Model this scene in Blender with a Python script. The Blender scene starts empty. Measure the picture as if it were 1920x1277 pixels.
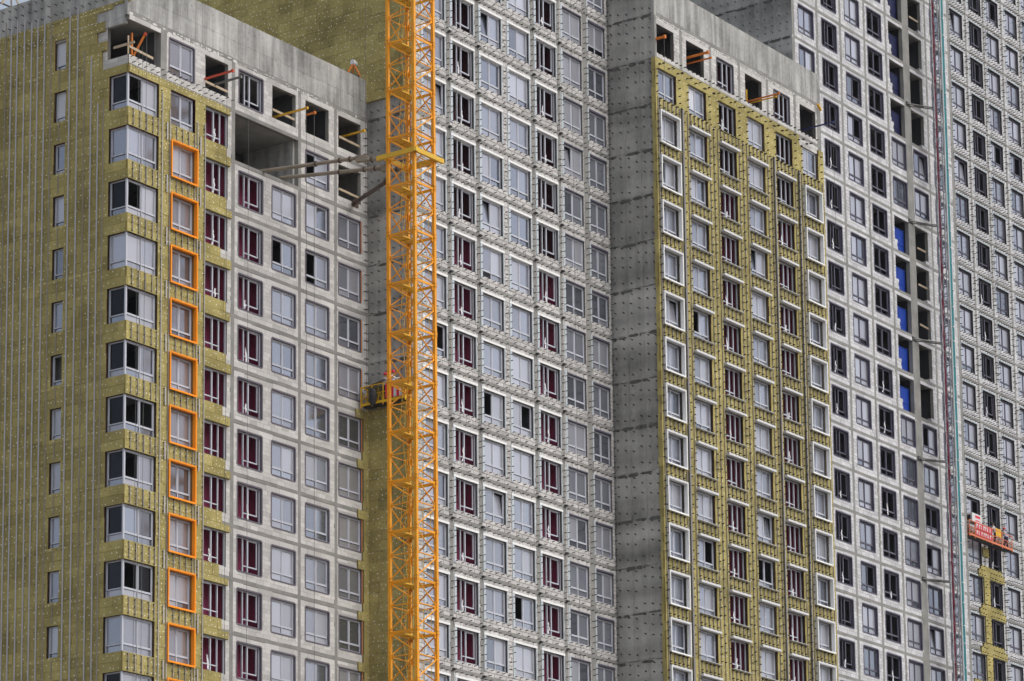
import bpy, math, random
from mathutils import Vector, Matrix
random.seed(11)
R = math.radians
SC = bpy.context.scene
COL = SC.collection

# ------------------------------------------------------------------ camera
OX, OY, OZ = 126.0, 113.14, 2.0            # the camera stands this far from the corner of the nearest tower
CR = Vector((0.59782962, -0.80160285, -0.00571183))
CU = Vector((-0.13945392, -0.11101513, 0.9839859))
CF = Vector((0.7894, 0.58745937, 0.17815479))
FPX, PPX, PPY = 6153.97, 785.52, 1320.04
cd = bpy.data.cameras.new('camera'); cam = bpy.data.objects.new('camera', cd); COL.objects.link(cam)
cam.matrix_world = Matrix((( CR.x, CU.x, -CF.x, -OX), (CR.y, CU.y, -CF.y, -OY), (CR.z, CU.z, -CF.z, OZ), (0, 0, 0, 1)))
cd.sensor_fit = 'HORIZONTAL'; cd.sensor_width = 36.0; cd.lens = FPX / 1920 * 36
cd.shift_x = (960 - PPX) / 1920; cd.shift_y = (PPY - 638.5) / 1920
cd.clip_start = 1.0; cd.clip_end = 3000
SC.camera = cam

# ------------------------------------------------------------------ sky, sun, exposure (overcast)
SUN_EL, SUN_AZ = 52.0, 170.0               # azimuth measured clockwise from +Y
wd = bpy.data.worlds.new('World'); SC.world = wd; wd.use_nodes = True
nt = wd.node_tree; nt.nodes.clear()
sky = nt.nodes.new('ShaderNodeTexSky'); sky.sky_type = 'NISHITA'; sky.sun_disc = False
sky.sun_elevation = R(SUN_EL); sky.sun_rotation = R(SUN_AZ); sky.air_density = 1.0; sky.dust_density = 5.0; sky.ozone_density = 1.0
hs = nt.nodes.new('ShaderNodeHueSaturation'); hs.inputs['Saturation'].default_value = 0.5
bg = nt.nodes.new('ShaderNodeBackground'); bg.inputs['Strength'].default_value = 0.15
wo = nt.nodes.new('ShaderNodeOutputWorld')
nt.links.new(sky.outputs[0], hs.inputs['Color']); nt.links.new(hs.outputs[0], bg.inputs['Color']); nt.links.new(bg.outputs[0], wo.inputs['Surface'])
sl = bpy.data.lights.new('sun', 'SUN'); sl.energy = 0.5; sl.angle = R(65); sl.color = (1.0, 0.99, 0.975)
so = bpy.data.objects.new('sun', sl); COL.objects.link(so)
sd = Vector((math.sin(R(SUN_AZ)) * math.cos(R(SUN_EL)), math.cos(R(SUN_AZ)) * math.cos(R(SUN_EL)), math.sin(R(SUN_EL))))
so.rotation_euler = sd.to_track_quat('Z', 'Y').to_euler(); so.location = (0, -60, 150)
vs = SC.view_settings; vs.view_transform = 'Standard'; vs.look = 'None'; vs.gamma = 1.0; vs.use_curve_mapping = False
vs.exposure = 0.34

# ------------------------------------------------------------------ helpers
def proj(x, y, z):
    v = Vector((x + OX, y + OY, z - OZ)); d = v.dot(CF)
    return PPX + FPX * v.dot(CR) / d, PPY - FPX * v.dot(CU) / d, d
def vis(x, y, z, m=40):
    u, v, d = proj(x, y, z)
    return -m < u < 1920 + m and -m < v < 1277 + m
def ray_to(u, v, axis, val):               # a photo point on a wall plane, used to read positions off the photograph
    d = CF + CR * ((u - PPX) / FPX) - CU * ((v - PPY) / FPX)
    o = Vector((-OX, -OY, OZ)); t = (val - o[axis]) / d[axis]
    return o + d * t

HAZE = 0.00005
def new_mat(name, col, rough=0.8, metal=0.0, var=0.12, scale=0.6, streak=0.0, fine=0.05, bump=0.0, bscale=30.0, tint=None, spec=0.3, band=0.0):
    m = bpy.data.materials.new(name); m.use_nodes = True; t = m.node_tree; N = t.nodes; L = t.links
    b = N['Principled BSDF']; b.inputs['Roughness'].default_value = rough; b.inputs['Metallic'].default_value = metal
    b.inputs['Specular IOR Level'].default_value = spec
    geo = N.new('ShaderNodeNewGeometry')
    def noise(sc, vec=None, det=4.0):
        n = N.new('ShaderNodeTexNoise'); n.inputs['Scale'].default_value = sc; n.inputs['Detail'].default_value = det
        L.new(vec if vec else geo.outputs['Position'], n.inputs['Vector']); return n.outputs['Fac']
    def math_(op, a, bb):
        n = N.new('ShaderNodeMath'); n.operation = op
        for i, q in enumerate((a, bb)):
            if isinstance(q, (int, float)): n.inputs[i].default_value = q
            else: L.new(q, n.inputs[i])
        return n.outputs[0]
    val = None
    def acc(fac, amt):
        nonlocal val
        k = math_('MULTIPLY', math_('SUBTRACT', fac, 0.5), amt * 3.0)
        val = k if val is None else math_('ADD', val, k)
    if var: acc(noise(scale), var)
    if fine: acc(noise(scale * 14, det=3.0), fine)
    if streak:
        mp = N.new('ShaderNodeMapping'); mp.inputs['Scale'].default_value = (1.2, 1.2, 0.14)
        L.new(geo.outputs['Position'], mp.inputs['Vector']); acc(noise(1.6, mp.outputs[0]), streak)
    if band:
        mp = N.new('ShaderNodeMapping'); mp.inputs['Scale'].default_value = (0.07, 0.07, 0.55)
        L.new(geo.outputs['Position'], mp.inputs['Vector']); acc(noise(1.0, mp.outputs[0], 2.0), band)
    if tint == 'attr':
        a = N.new('ShaderNodeAttribute'); a.attribute_name = 'tint'; acc(a.outputs['Fac'], 0.10)
    elif tint in ('obj', 'panel'):
        a = N.new('ShaderNodeObjectInfo'); acc(a.outputs['Random'], 0.10 if tint == 'obj' else 0.06)
    if val is not None:
        f = math_('ADD', val, 1.0)
        mx = N.new('ShaderNodeVectorMath'); mx.operation = 'SCALE'; mx.inputs[0].default_value = col[:3]
        L.new(f, mx.inputs['Scale']); L.new(mx.outputs[0], b.inputs['Base Color'])
    else: b.inputs['Base Color'].default_value = (*col, 1)
    if bump:
        bp = N.new('ShaderNodeBump'); bp.inputs['Strength'].default_value = bump; bp.inputs['Distance'].default_value = 0.02
        L.new(noise(bscale), bp.inputs['Height']); L.new(bp.outputs[0], b.inputs['Normal'])
    return m

M = {}
M['concrete'] = new_mat('concrete_light', (0.30, 0.302, 0.292), 0.85, var=0.46, scale=0.30, streak=0.62, fine=0.18, bump=0.35, bscale=9, tint='panel')
M['concrete_dark'] = new_mat('concrete_raw', (0.30, 0.302, 0.287), 0.85, band=0.62, var=0.26, scale=0.30, streak=0.26, fine=0.14, bump=0.35, bscale=9, tint='panel')
M['slab'] = new_mat('concrete_slab', (0.225, 0.224, 0.213), 0.85, var=0.32, scale=0.9, streak=0.0, fine=0.08, bump=0.3, bscale=14)
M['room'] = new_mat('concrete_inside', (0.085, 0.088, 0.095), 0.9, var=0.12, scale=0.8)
for k, tn in (('block', 'attr'), ('block_o', 'obj')):
    M[k] = new_mat('aerated_block_' + tn, (0.485, 0.48, 0.465), 0.9, var=0.18, scale=0.5, fine=0.05, tint=tn, bump=0.15, bscale=40)
    M[k + 'b'] = new_mat('aerated_block_grey_' + tn, (0.46, 0.45, 0.44), 0.9, var=0.20, scale=0.5, fine=0.06, tint=tn, bump=0.15, bscale=40)
    M[k + 'd'] = new_mat('aerated_block_cool_' + tn, (0.49, 0.495, 0.512), 0.9, var=0.16, scale=0.45, fine=0.07, tint=tn, bump=0.15, bscale=40)
    M[k + 'w'] = new_mat('mineral_wool_' + tn, (0.325, 0.28, 0.112), 0.95, var=0.36, scale=0.5, streak=0.08, fine=0.10, tint=tn, bump=0.5, bscale=18, spec=0.05)
M['mortar'] = new_mat('mortar_pale', (0.25, 0.243, 0.225), 0.9, var=0.25, scale=0.9)
M['joint_stain'] = new_mat('joint_cement', (0.10, 0.10, 0.095), 0.9, var=0.3, scale=1.5, fine=0.1)
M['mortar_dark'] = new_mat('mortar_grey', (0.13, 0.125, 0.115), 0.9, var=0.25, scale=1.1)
M['wool_core'] = new_mat('mineral_wool_core', (0.20, 0.155, 0.045), 0.95, var=0.1, scale=0.8)
M['membrane'] = new_mat('window_tape', (0.115, 0.105, 0.13), 0.6, var=0.08, scale=1.0)
M['membrane_d'] = new_mat('window_tape_dark', (0.075, 0.072, 0.105), 0.6, var=0.08, scale=1.0)
M['foam'] = new_mat('foam_white', (0.55, 0.55, 0.54), 0.8, var=0.05)
M['frame'] = new_mat('frame_light', (0.45, 0.47, 0.53), 0.35, var=0.03, fine=0)
M['frame_dark'] = new_mat('frame_dark', (0.095, 0.092, 0.125), 0.4, var=0.05, fine=0)
M['gasket'] = new_mat('gasket', (0.02, 0.02, 0.025), 0.6, var=0)  # near black: painted shadow lines on window frames, also eyes, door panes, trim
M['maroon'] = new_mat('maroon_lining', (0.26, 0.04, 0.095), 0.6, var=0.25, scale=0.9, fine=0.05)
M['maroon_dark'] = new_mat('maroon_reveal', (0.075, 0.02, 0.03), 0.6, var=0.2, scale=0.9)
M['galv'] = new_mat('galvanised_sheet', (0.47, 0.52, 0.55), 0.4, metal=0.25, var=0.06, scale=2.0)
M['rail'] = new_mat('rail_zinc', (0.42, 0.41, 0.42), 0.45, metal=0.3, var=0.08, scale=1.5)
M['rail_dull'] = new_mat('rail_dull', (0.25, 0.23, 0.21), 0.6, metal=0.1, var=0.08, scale=1.5)
M['steel_dark'] = new_mat('steel_dark', (0.040, 0.038, 0.038), 0.55, metal=0.2, var=0.1)
M['steel_grey'] = new_mat('steel_grey', (0.17, 0.17, 0.165), 0.55, metal=0.3, var=0.2, scale=2.0)
M['rust'] = new_mat('steel_weathered', (0.235, 0.205, 0.16), 0.7, var=0.25, scale=1.6, fine=0.12)
M['rust_dark'] = new_mat('steel_rusty', (0.085, 0.058, 0.045), 0.7, var=0.25, scale=2.0, fine=0.12)
M['orange'] = new_mat('orange_sheet', (0.86, 0.285, 0.006), 0.45, var=0.07)
M['white'] = new_mat('white_sheet', (0.56, 0.57, 0.575), 0.4, var=0.04, scale=0.8)
M['white_frame'] = new_mat('white_frame_sheet', (0.74, 0.75, 0.75), 0.4, var=0.04, scale=0.8)
M['crane'] = new_mat('crane_paint', (0.74, 0.308, 0.008), 0.5, var=0.22, scale=0.9, fine=0.16, spec=0.4)
M['crane_back'] = new_mat('crane_paint_primer', (0.40, 0.115, 0.012), 0.5, var=0.12, scale=0.8)
M['crane_yellow'] = new_mat('crane_collar_paint', (0.64, 0.40, 0.04), 0.5, var=0.1, scale=0.9)
M['cradle_yellow'] = new_mat('cradle_yellow', (0.70, 0.40, 0.01), 0.45, var=0.06)
M['cradle_orange'] = new_mat('cradle_orange', (0.58, 0.17, 0.07), 0.45, var=0.06)
M['arm_orange'] = new_mat('arm_orange', (0.55, 0.16, 0.02), 0.5, var=0.15, scale=3)
M['arm_yellow'] = new_mat('arm_yellow', (0.62, 0.34, 0.02), 0.5, var=0.15, scale=3)
M['arm_red'] = new_mat('arm_red', (0.52, 0.07, 0.035), 0.5, var=0.15, scale=3)
M['arm_blue'] = new_mat('arm_blue', (0.03, 0.035, 0.13), 0.5, var=0.15, scale=3)
M['wood'] = new_mat('timber', (0.42, 0.34, 0.24), 0.8, var=0.12, scale=2.5, fine=0.1)
M['blue'] = new_mat('blue_gate', (0.008, 0.042, 0.29), 0.45, var=0.08)
M['blue_dark'] = new_mat('blue_gate_dark', (0.008, 0.011, 0.055), 0.5, var=0.1)
M['teal'] = new_mat('teal_guide', (0.003, 0.14, 0.16), 0.45, var=0.25, scale=0.5)
M['red_cable'] = new_mat('red_cable', (0.12, 0.006, 0.026), 0.6, var=0.2, scale=2)
M['film'] = new_mat('plastic_film', (0.66, 0.67, 0.70), 0.5, var=0.1, scale=4)
M['rope'] = new_mat('steel_rope', (0.13, 0.13, 0.13), 0.6, var=0)
M['cap'] = new_mat('dowel_white', (0.80, 0.79, 0.70), 0.6, var=0)
M['ground'] = new_mat('ground_sand', (0.32, 0.295, 0.26), 0.95, var=0.2, scale=0.05, fine=0.1)
M['skin'] = new_mat('skin', (0.42, 0.24, 0.17), 0.6, var=0.03)
M['red'] = new_mat('red_paint', (0.62, 0.015, 0.05), 0.4, var=0.04)
M['banner_red'] = new_mat('banner_red', (0.48, 0.045, 0.055), 0.6, var=0.12, scale=2)
M['grey_cloth'] = new_mat('grey_cloth', (0.34, 0.36, 0.40), 0.9, var=0.12, scale=6)
M['white_cloth'] = new_mat('white_cloth', (0.62, 0.62, 0.63), 0.9, var=0.1, scale=6)
M['navy_cloth'] = new_mat('navy_cloth', (0.022, 0.025, 0.06), 0.9, var=0.1, scale=6)
M['black'] = new_mat('black_rubber', (0.022, 0.022, 0.026), 0.6, var=0.1)
M['olive'] = new_mat('olive_tarp', (0.20, 0.17, 0.07), 0.9, var=0.12, scale=3)

def glass_mat(name, tint, mixf, rough=0.03, ripple=0.02, base=(0.1, 0.1, 0.12)):
    m = bpy.data.materials.new(name); m.use_nodes = True; t = m.node_tree; N = t.nodes; L = t.links
    N.remove(N['Principled BSDF']); out = N['Material Output']
    g = N.new('ShaderNodeBsdfGlossy'); g.inputs['Roughness'].default_value = rough
    d = N.new('ShaderNodeBsdfPrincipled'); d.inputs['Roughness'].default_value = 0.25
    oi = N.new('ShaderNodeObjectInfo'); geo = N.new('ShaderNodeNewGeometry')
    ns = N.new('ShaderNodeTexNoise'); ns.inputs['Scale'].default_value = 1.1; ns.inputs['Detail'].default_value = 2
    L.new(geo.outputs['Position'], ns.inputs['Vector'])
    bp = N.new('ShaderNodeBump'); bp.inputs['Strength'].default_value = ripple; bp.inputs['Distance'].default_value = 0.2
    L.new(ns.outputs['Fac'], bp.inputs['Height']); L.new(bp.outputs[0], g.inputs['Normal'])
    mr = N.new('ShaderNodeMapRange'); mr.inputs['To Min'].default_value = 0.72; mr.inputs['To Max'].default_value = 1.12
    L.new(oi.outputs['Random'], mr.inputs['Value'])
    vm = N.new('ShaderNodeVectorMath'); vm.operation = 'SCALE'; vm.inputs[0].default_value = tint; L.new(mr.outputs[0], vm.inputs['Scale'])
    L.new(vm.outputs[0], g.inputs['Color'])
    d.inputs['Base Color'].default_value = (*base, 1); d.inputs['Specular IOR Level'].default_value = 0.5 if base[0] > .1 else 0.08
    mx = N.new('ShaderNodeMixShader'); mx.inputs[0].default_value = mixf
    L.new(d.outputs[0], mx.inputs[1]); L.new(g.outputs[0], mx.inputs[2]); L.new(mx.outputs[0], out.inputs['Surface'])
    return m
M['glass'] = glass_mat('coated_glass', (0.40, 0.42, 0.485), 0.66, 0.22, 0.0, (0.30, 0.318, 0.372))
M['glass_clear'] = glass_mat('clear_glass', (0.05, 0.053, 0.062), 0.5, 0.1, 0.0, (0.012, 0.012, 0.015))
M['glass_b'] = glass_mat('coated_glass_blue', (0.33, 0.353, 0.41), 0.74, 0.10, 0.012, (0.17, 0.185, 0.225))
M['glass_e'] = glass_mat('coated_glass_bright', (0.52, 0.53, 0.59), 0.62, 0.30, 0.0, (0.41, 0.42, 0.47))
M['glass_film'] = new_mat('glass_filmed', (0.56, 0.58, 0.64), 0.35, var=0.06, scale=1.5)

W = {}                                      # world position of every placed object
def tag(o, label=None, cat=None, group=None, kind=None):
    if label: o['label'] = label
    if cat: o['category'] = cat
    if group: o['group'] = group
    if kind: o['kind'] = kind
    return o
def empty(name, loc, label, cat, group=None):
    o = bpy.data.objects.new(name, None); COL.objects.link(o); o.location = loc; o.empty_display_size = 0.5
    W[o.name] = Vector(loc); return tag(o, label, cat, group)
def place(name, mesh, parent, loc, scale=None, rot=None):
    o = bpy.data.objects.new(name, mesh); COL.objects.link(o)
    loc = Vector(loc)
    if parent: o.parent = parent; o.location = loc - W[parent.name]
    else: o.location = loc
    if scale: o.scale = scale
    if rot: o.rotation_euler = rot
    W[o.name] = loc; return o
def local(name, mesh, parent, loc=(0, 0, 0), rot=None):     # a sub-part in its parent's own frame
    o = bpy.data.objects.new(name, mesh); COL.objects.link(o); o.parent = parent; o.location = loc
    if rot: o.rotation_euler = rot
    return o

FB = [(0, 3, 2, 1), (4, 5, 6, 7), (0, 1, 5, 4), (1, 2, 6, 5), (2, 3, 7, 6), (3, 0, 4, 7)]
class MB:
    def __init__(s): s.v = []; s.f = []; s.m = []; s.t = []
    def box(s, x0, x1, y0, y1, z0, z1, mi=0, t=0.5):
        n = len(s.v)
        s.v += [(x0, y0, z0), (x1, y0, z0), (x1, y1, z0), (x0, y1, z0), (x0, y0, z1), (x1, y0, z1), (x1, y1, z1), (x0, y1, z1)]
        for a in FB: s.f.append(tuple(n + i for i in a)); s.m.append(mi); s.t.append(t)
        return s
    def bar(s, p, q, a, b=None, mi=0, up=None):             # a square bar from p to q
        p = Vector(p); q = Vector(q); b = b or a; d = (q - p).normalized()
        up = Vector(up) if up else (Vector((0, 0, 1)) if abs(d.z) < 0.9 else Vector((0, 1, 0)))
        r = d.cross(up).normalized() * (a / 2); u = r.cross(d).normalized() * (b / 2); n = len(s.v)
        for c in (p, q):
            for e in (-r - u, r - u, r + u, -r + u): s.v.append(tuple(c + e))
        for a_ in FB: s.f.append(tuple(n + i for i in a_)); s.m.append(mi); s.t.append(0.5)
        return s
    def tube(s, p, q, r, n=8, mi=0, r2=None):
        p = Vector(p); q = Vector(q); d = (q - p).normalized(); r2 = r if r2 is None else r2
        up = Vector((0, 0, 1)) if abs(d.z) < 0.9 else Vector((0, 1, 0))
        a = d.cross(up).normalized(); b = a.cross(d); k = len(s.v)
        for c, rr in ((p, r), (q, r2)):
            for i in range(n):
                w = 2 * math.pi * i / n; s.v.append(tuple(c + (a * math.cos(w) + b * math.sin(w)) * rr))
        for i in range(n):
            j = (i + 1) % n; s.f.append((k + i, k + j, k + n + j, k + n + i)); s.m.append(mi); s.t.append(0.5)
        s.f.append(tuple(k + i for i in range(n))); s.m.append(mi); s.t.append(0.5)
        s.f.append(tuple(k + n + i for i in reversed(range(n)))); s.m.append(mi); s.t.append(0.5)
        return s
    def poly(s, pts, mi=0):
        n = len(s.v); s.v += [tuple(p) for p in pts]; s.f.append(tuple(range(n, n + len(pts)))); s.m.append(mi); s.t.append(0.5); return s
    def mesh(s, name, mats, org=(0, 0, 0), tint=False, smooth=False):
        me = bpy.data.meshes.new(name); o = Vector(org)
        me.from_pydata([(a - o.x, b - o.y, c - o.z) for a, b, c in s.v], [], s.f)
        mats = mats if isinstance(mats, (list, tuple)) else [mats]
        for m in mats: me.materials.append(m)
        if len(mats) > 1: me.polygons.foreach_set('material_index', s.m)
        if tint:
            at = me.attributes.new('tint', 'FLOAT', 'FACE'); at.data.foreach_set('value', s.t)
        if smooth: me.polygons.foreach_set('use_smooth', [True] * len(s.f))
        me.update(); return me
    def build(s, name, mats, parent=None, org=None, tint=False, smooth=False):
        org = Vector(org) if org is not None else (W[parent.name] if parent else Vector((0, 0, 0)))
        return place(name, s.mesh(name, mats, org, tint, smooth), parent, org)

class Face:                                  # a wall plane: u along it, w outwards, z up
    def __init__(s, kind, pos): s.kind = kind; s.pos = pos
    def pt(s, u, w, z): return (u, s.pos - w, z) if s.kind == 'F' else (s.pos - w, u, z)
    def box(s, mb, u0, u1, w0, w1, z0, z1, mi=0, t=0.5):
        if s.kind == 'F': mb.box(u0, u1, s.pos - w1, s.pos - w0, z0, z1, mi, t)
        else: mb.box(s.pos - w1, s.pos - w0, u0, u1, z0, z1, mi, t)
    @property
    def rot(s): return None if s.kind == 'F' else (0, 0, -math.pi / 2)
    def org(s, u0, u1, w, z): return s.pt(u0, w, z) if s.kind == 'F' else s.pt(u1, w, z)

def layout(rects, L, H, gap=0.012, shift=0.0, jit=0.0):
    out = []
    for (u0, u1, z0, z1) in rects:
        n = max(1, round((z1 - z0) / H)); h = (z1 - z0) / n
        for r in range(n):
            a = z0 + r * h; row = int(round((a + 500) / h)); off = shift + (L / 2 if row % 2 else 0) + random.uniform(-jit, jit)
            k = math.floor((u0 - off) / L)
            while True:
                s, e = off + k * L, off + (k + 1) * L; k += 1
                if s >= u1: break
                s, e = max(s, u0), min(e, u1)
                if e - s > 0.07: out.append((s + gap / 2, e - gap / 2, a + gap / 2, a + h - gap / 2))
    return out
_unit = {}
def unit(mat):
    if mat not in _unit: _unit[mat] = MB().box(-.5, .5, -.5, .5, -.5, .5).mesh('unit_' + mat, M[mat])
    return _unit[mat]
def pieces(name, parent, face, items, w0, w1, mat, n_ind=300, proud=0.0, rest=None):
    """wall pieces: the ones that show largest are objects of their own, the others are joined into one part"""
    vis_items = []
    for it in items:
        c = face.pt((it[0] + it[1]) / 2, w1, (it[2] + it[3]) / 2); u, v, d = proj(*c)
        if -30 < u < 1950 and -30 < v < 1307: vis_items.append(((it[1] - it[0]) * (it[3] - it[2]) / d / d * (1 if 0 < u < 1920 and 0 < v < 1277 else 0.01), it))
    vis_items.sort(key=lambda q: -q[0])
    mo = mat.replace('block', 'block_o', 1) if mat.startswith('block') else mat
    for _, it in vis_items[:n_ind]:
        pr = random.uniform(0, proud); a, b = it[1] - it[0], it[3] - it[2]; th = w1 + pr - w0
        c = face.pt((it[0] + it[1]) / 2, (w0 + w1 + pr) / 2, (it[2] + it[3]) / 2)
        place(name, unit(mo), parent, c, (a, th, b) if face.kind == 'F' else (th, a, b))
    mb = MB()
    for _, it in vis_items[n_ind:]:
        face.box(mb, it[0], it[1], w0, w1 + random.uniform(0, proud), it[2], it[3], 0, random.random())
    if mb.v: tag(mb.build(rest or name + '_field', M[mat], parent, tint=True), kind='stuff')

_mesh = {}
def cached(key, fn):
    if key not in _mesh: _mesh[key] = fn()
    return _mesh[key]
r3 = lambda x: round(x, 3)

# ---- window frames (own frame: x to the right, y into the wall, z up)
def frame_mesh(w, h, style):
    def f():
        b = MB(); o = 0.065; xm = w / 2; zt = 0.43
        dark = style.startswith('dark'); mats = [M['frame_dark'] if dark else M['frame'], M['gasket']]
        B = lambda x0, x1, z0, z1, y0=0.0, y1=0.08, mi=0: b.box(x0, x1, y0, y1, z0, z1, mi)
        if style in ('light', 'dark'):
            B(0, o, 0, h); B(w - o, w, 0, h); B(o, w - o, 0, o); B(o, w - o, h - o, h)
            B(xm - .032, xm + .032, o, h - o, -0.006); B(o, xm - .04, zt - .035, zt + .035, 0.004); B(xm + .04, w - o, zt - .035, zt + .035, 0.004)
            for x0, x1 in ((o, xm - .04), (xm + .04, w - o)):       # sash profiles with dark strips painting in the shadow lines
                a, c = zt + .035, h - o
                B(x0, x0 + .045, a, c, .018); B(x1 - .045, x1, a, c, .018); B(x0 + .045, x1 - .045, a, a + .045, .018); B(x0 + .045, x1 - .045, c - .045, c, .018)
                B(x0 + .003, x1 - .003, zt - .052, zt - .036, .0, .07, 1)
                B(x0 + .047, x1 - .047, c - .062, c - .047, .03, .07, 1)
            B(xm + .042, xm + .058, zt + .08, h - o - .05, .012, .07, 1)  # painted shadow line beside the mullion
        elif style in ('single', 'corner'):
            q = .43 if style == 'corner' else .30
            B(0, o, 0, h); B(w - o, w, 0, h); B(o, w - o, 0, o); B(o, w - o, h - o, h); B(o, w - o, q - .035, q + .035, .004)
            B(o + .003, w - o - .003, q - .055, q - .037, 0, .07, 1); B(o, o + .045, q + .035, h - o, .018); B(w - o - .045, w - o, q + .035, h - o, .018)  # dark strip under the transom stands in for its shadow
        elif style in ('loggia', 'dark_loggia'):                     # unglazed frame with a narrow middle light
            a, c = 0.30 * w, 0.50 * w
            B(0, w, 0, .06); B(0, .05, .06, h); B(w - .05, w, .06, h); B(.05, w - .05, h - .05, h, .01)
            B(a - .03, a + .03, .06, h - .05, -.01); B(c - .035, c + .035, .06, h - .05, -.006)
            B(a + .03, c - .035, .34, .40); B(c + .035, w * .9, .34, .41); B(c + .035, c + .08, .41, h - .12, .01); B(w * .9 - .05, w * .9, .41, h - .12, .01)
            B(c + .035, w * .9, h - .12, h - .07, .01)
        elif style == 'loggia_r':                                    # sash on the left, open on the right
            a, c = 0.42 * w, 0.70 * w
            B(0, w, 0, .05); B(0, .06, .05, h); B(w - .05, w, .05, h); B(.06, w - .05, h - .05, h, .01)
            B(a - .05, a + .04, .05, h - .05, -.01); B(c - .035, c + .035, .05, h - .05, -.006)
            B(.06, a - .05, .36, .43); B(a + .04, c - .035, .36, .42); B(.06, .11, .43, h - .05, .012); B(.11, a - .05, h - .12, h - .05, .012)
        return b.mesh('frame_' + style, mats)
    return cached(('frame', r3(w), r3(h), style), f)
def pane_mesh(x0, x1, z0, z1, mat):
    return cached(('pane', r3(x1 - x0), r3(z1 - z0), mat), lambda: MB().box(0, x1 - x0, 0, .024, 0, z1 - z0).mesh('pane', M[mat]))
def ring_mesh(w, h, b, cut, mat):
    def f():
        m = MB()
        def rr(x0, x1, z0, z1, c): return [(x0 + c, z0), (x1 - c, z0), (x1, z0 + c), (x1, z1 - c), (x1 - c, z1), (x0 + c, z1), (x0, z1 - c), (x0, z0 + c)]
        o = rr(-b, w + b, -b, h + b, cut); i = rr(0, w, 0, h, 0.001)
        for k in range(8):
            l = (k + 1) % 8
            m.poly([(o[k][0], -.017, o[k][1]), (o[l][0], -.017, o[l][1]), (i[l][0], -.017, i[l][1]), (i[k][0], -.017, i[k][1])])
            m.poly([(o[k][0], -.017, o[k][1]), (o[k][0], 0.002, o[k][1]), (o[l][0], 0.002, o[l][1]), (o[l][0], -.017, o[l][1])])
        for x0, x1, z0, z1 in ((-.002, .004, 0, h), (w - .004, w + .002, 0, h), (0, w, -.002, .004), (0, w, h - .004, h + .002)):
            m.box(x0, x1, -.016, .12, z0, z1)                         # lining of the reveal
        return m.mesh('tape', M[mat])
    return cached(('ring', r3(w), r3(h), mat), f)
def film_mesh(i):
    def f():
        rd = random.Random(i); m = MB(); z = 0; x = 0; hw = .05; pts = []
        n = rd.randint(5, 8)
        for k in range(n + 1):
            pts.append((x - hw * rd.uniform(.3, 1.3), x + hw * rd.uniform(.3, 1.3), rd.uniform(-.04, .02), k * rd.uniform(.9, 1.1) * .11)); x += rd.uniform(-.035, .035)
            if k > n * .6: hw *= .7
        for a, b in zip(pts, pts[1:]): m.poly([(a[0], a[2], a[3]), (a[1], a[2] - .03, a[3]), (b[1], b[2] - .03, b[3]), (b[0], b[2], b[3])])
        return m.mesh('film', M['film'])
    return cached(('film', i), f)

def window(parent, face, u0, u1, z0, z1, style='light', inset=0.12, panes=('g', 'g', 'g', 'g'), ring=None, rb=0.09, film=None):
    """panes: upper left, upper right, lower left, lower right; g coated, c clear, f filmed, t tilted open, o none"""
    w, h = u1 - u0, z1 - z0
    win = place('window', frame_mesh(w, h, style), parent, face.org(u0, u1, -inset, z0), rot=face.rot)
    o, xm, zt = .065, w / 2, .43
    if style in ('light', 'dark'):
        cells = [(o + .045, xm - .085, zt + .08, h - o - .045), (xm + .085, w - o - .045, zt + .08, h - o - .045), (o, xm - .04, o, zt - .035), (xm + .04, w - o, o, zt - .035)]
    elif style in ('single', 'corner'):
        q = .43 if style == 'corner' else .30
        cells = [(o + .045, w - o - .045, q + .035, h - o), (o, w - o, o, q - .035)]
    else: cells = []
    gm = {'g': 'glass', 'c': 'glass_clear', 'f': 'glass_film', 't': 'glass', 'd': 'glass_clear'}
    kind = random.choices(('glass', 'glass_b', 'glass_e'), (15, 5, 80) if style == 'dark' else (45, 18, 37))[0]
    for c, p in zip(cells, panes):
        if p == 'o': continue
        tilt = (R(random.uniform(-.35, .35)), 0, R(random.uniform(-.5, .5)))
        if p == 't': tilt = (R(-7), R(3.0), R(2))
        gk = gm[p] if p not in 'gt' else (kind if random.random() < .8 else random.choice(('glass', 'glass_b', 'glass_e', 'glass_e')))
        local('pane', pane_mesh(*c, gk), win, (c[0], .04, c[2]), tilt)
    if ring: local('sealing_tape', ring_mesh(w, h, rb, .10, ring), win, (0, -inset, 0))
    if film is not None: local('plastic_film', film_mesh(film), win, (w * random.uniform(.30, .5), -.02, random.uniform(.02, .15)))
    return win

def surround(win, w, h, mat, t=0.05, out=0.24, parts='LRTB', back=0.12, flange=0.0):
    """box trim round a window: each side a sub-part of the window"""
    y0, y1 = -back - out, -back + 0.09
    key = (r3(w), r3(h), mat, t, out, back)
    def side(k):
        m = MB()
        if k == 'L': m.box(-t, 0, y0, y1, -t, h + t)
        if k == 'R': m.box(w, w + t, y0, y1, -t, h + t)
        if k == 'T': m.box(0, w, y0, y1, h, h + t)
        if k == 'B': m.box(0, w, y0, y1, -t, 0)
        if flange:
            f = flange
            if k == 'L': m.box(-f, -t, y0 - .012, y0 + .03, -f, h + f)
            if k == 'R': m.box(w + t, w + f, y0 - .012, y0 + .03, -f, h + f)
            if k == 'T': m.box(-t, w + t, y0 - .012, y0 + .03, h + t, h + f)
            if k == 'B': m.box(-t, w + t, y0 - .012, y0 + .03, -f, -t)
        return m.mesh('trim', M[mat])
    for k in parts: local('trim', cached(('trim', k) + key, lambda: side(k)), win)

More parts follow.
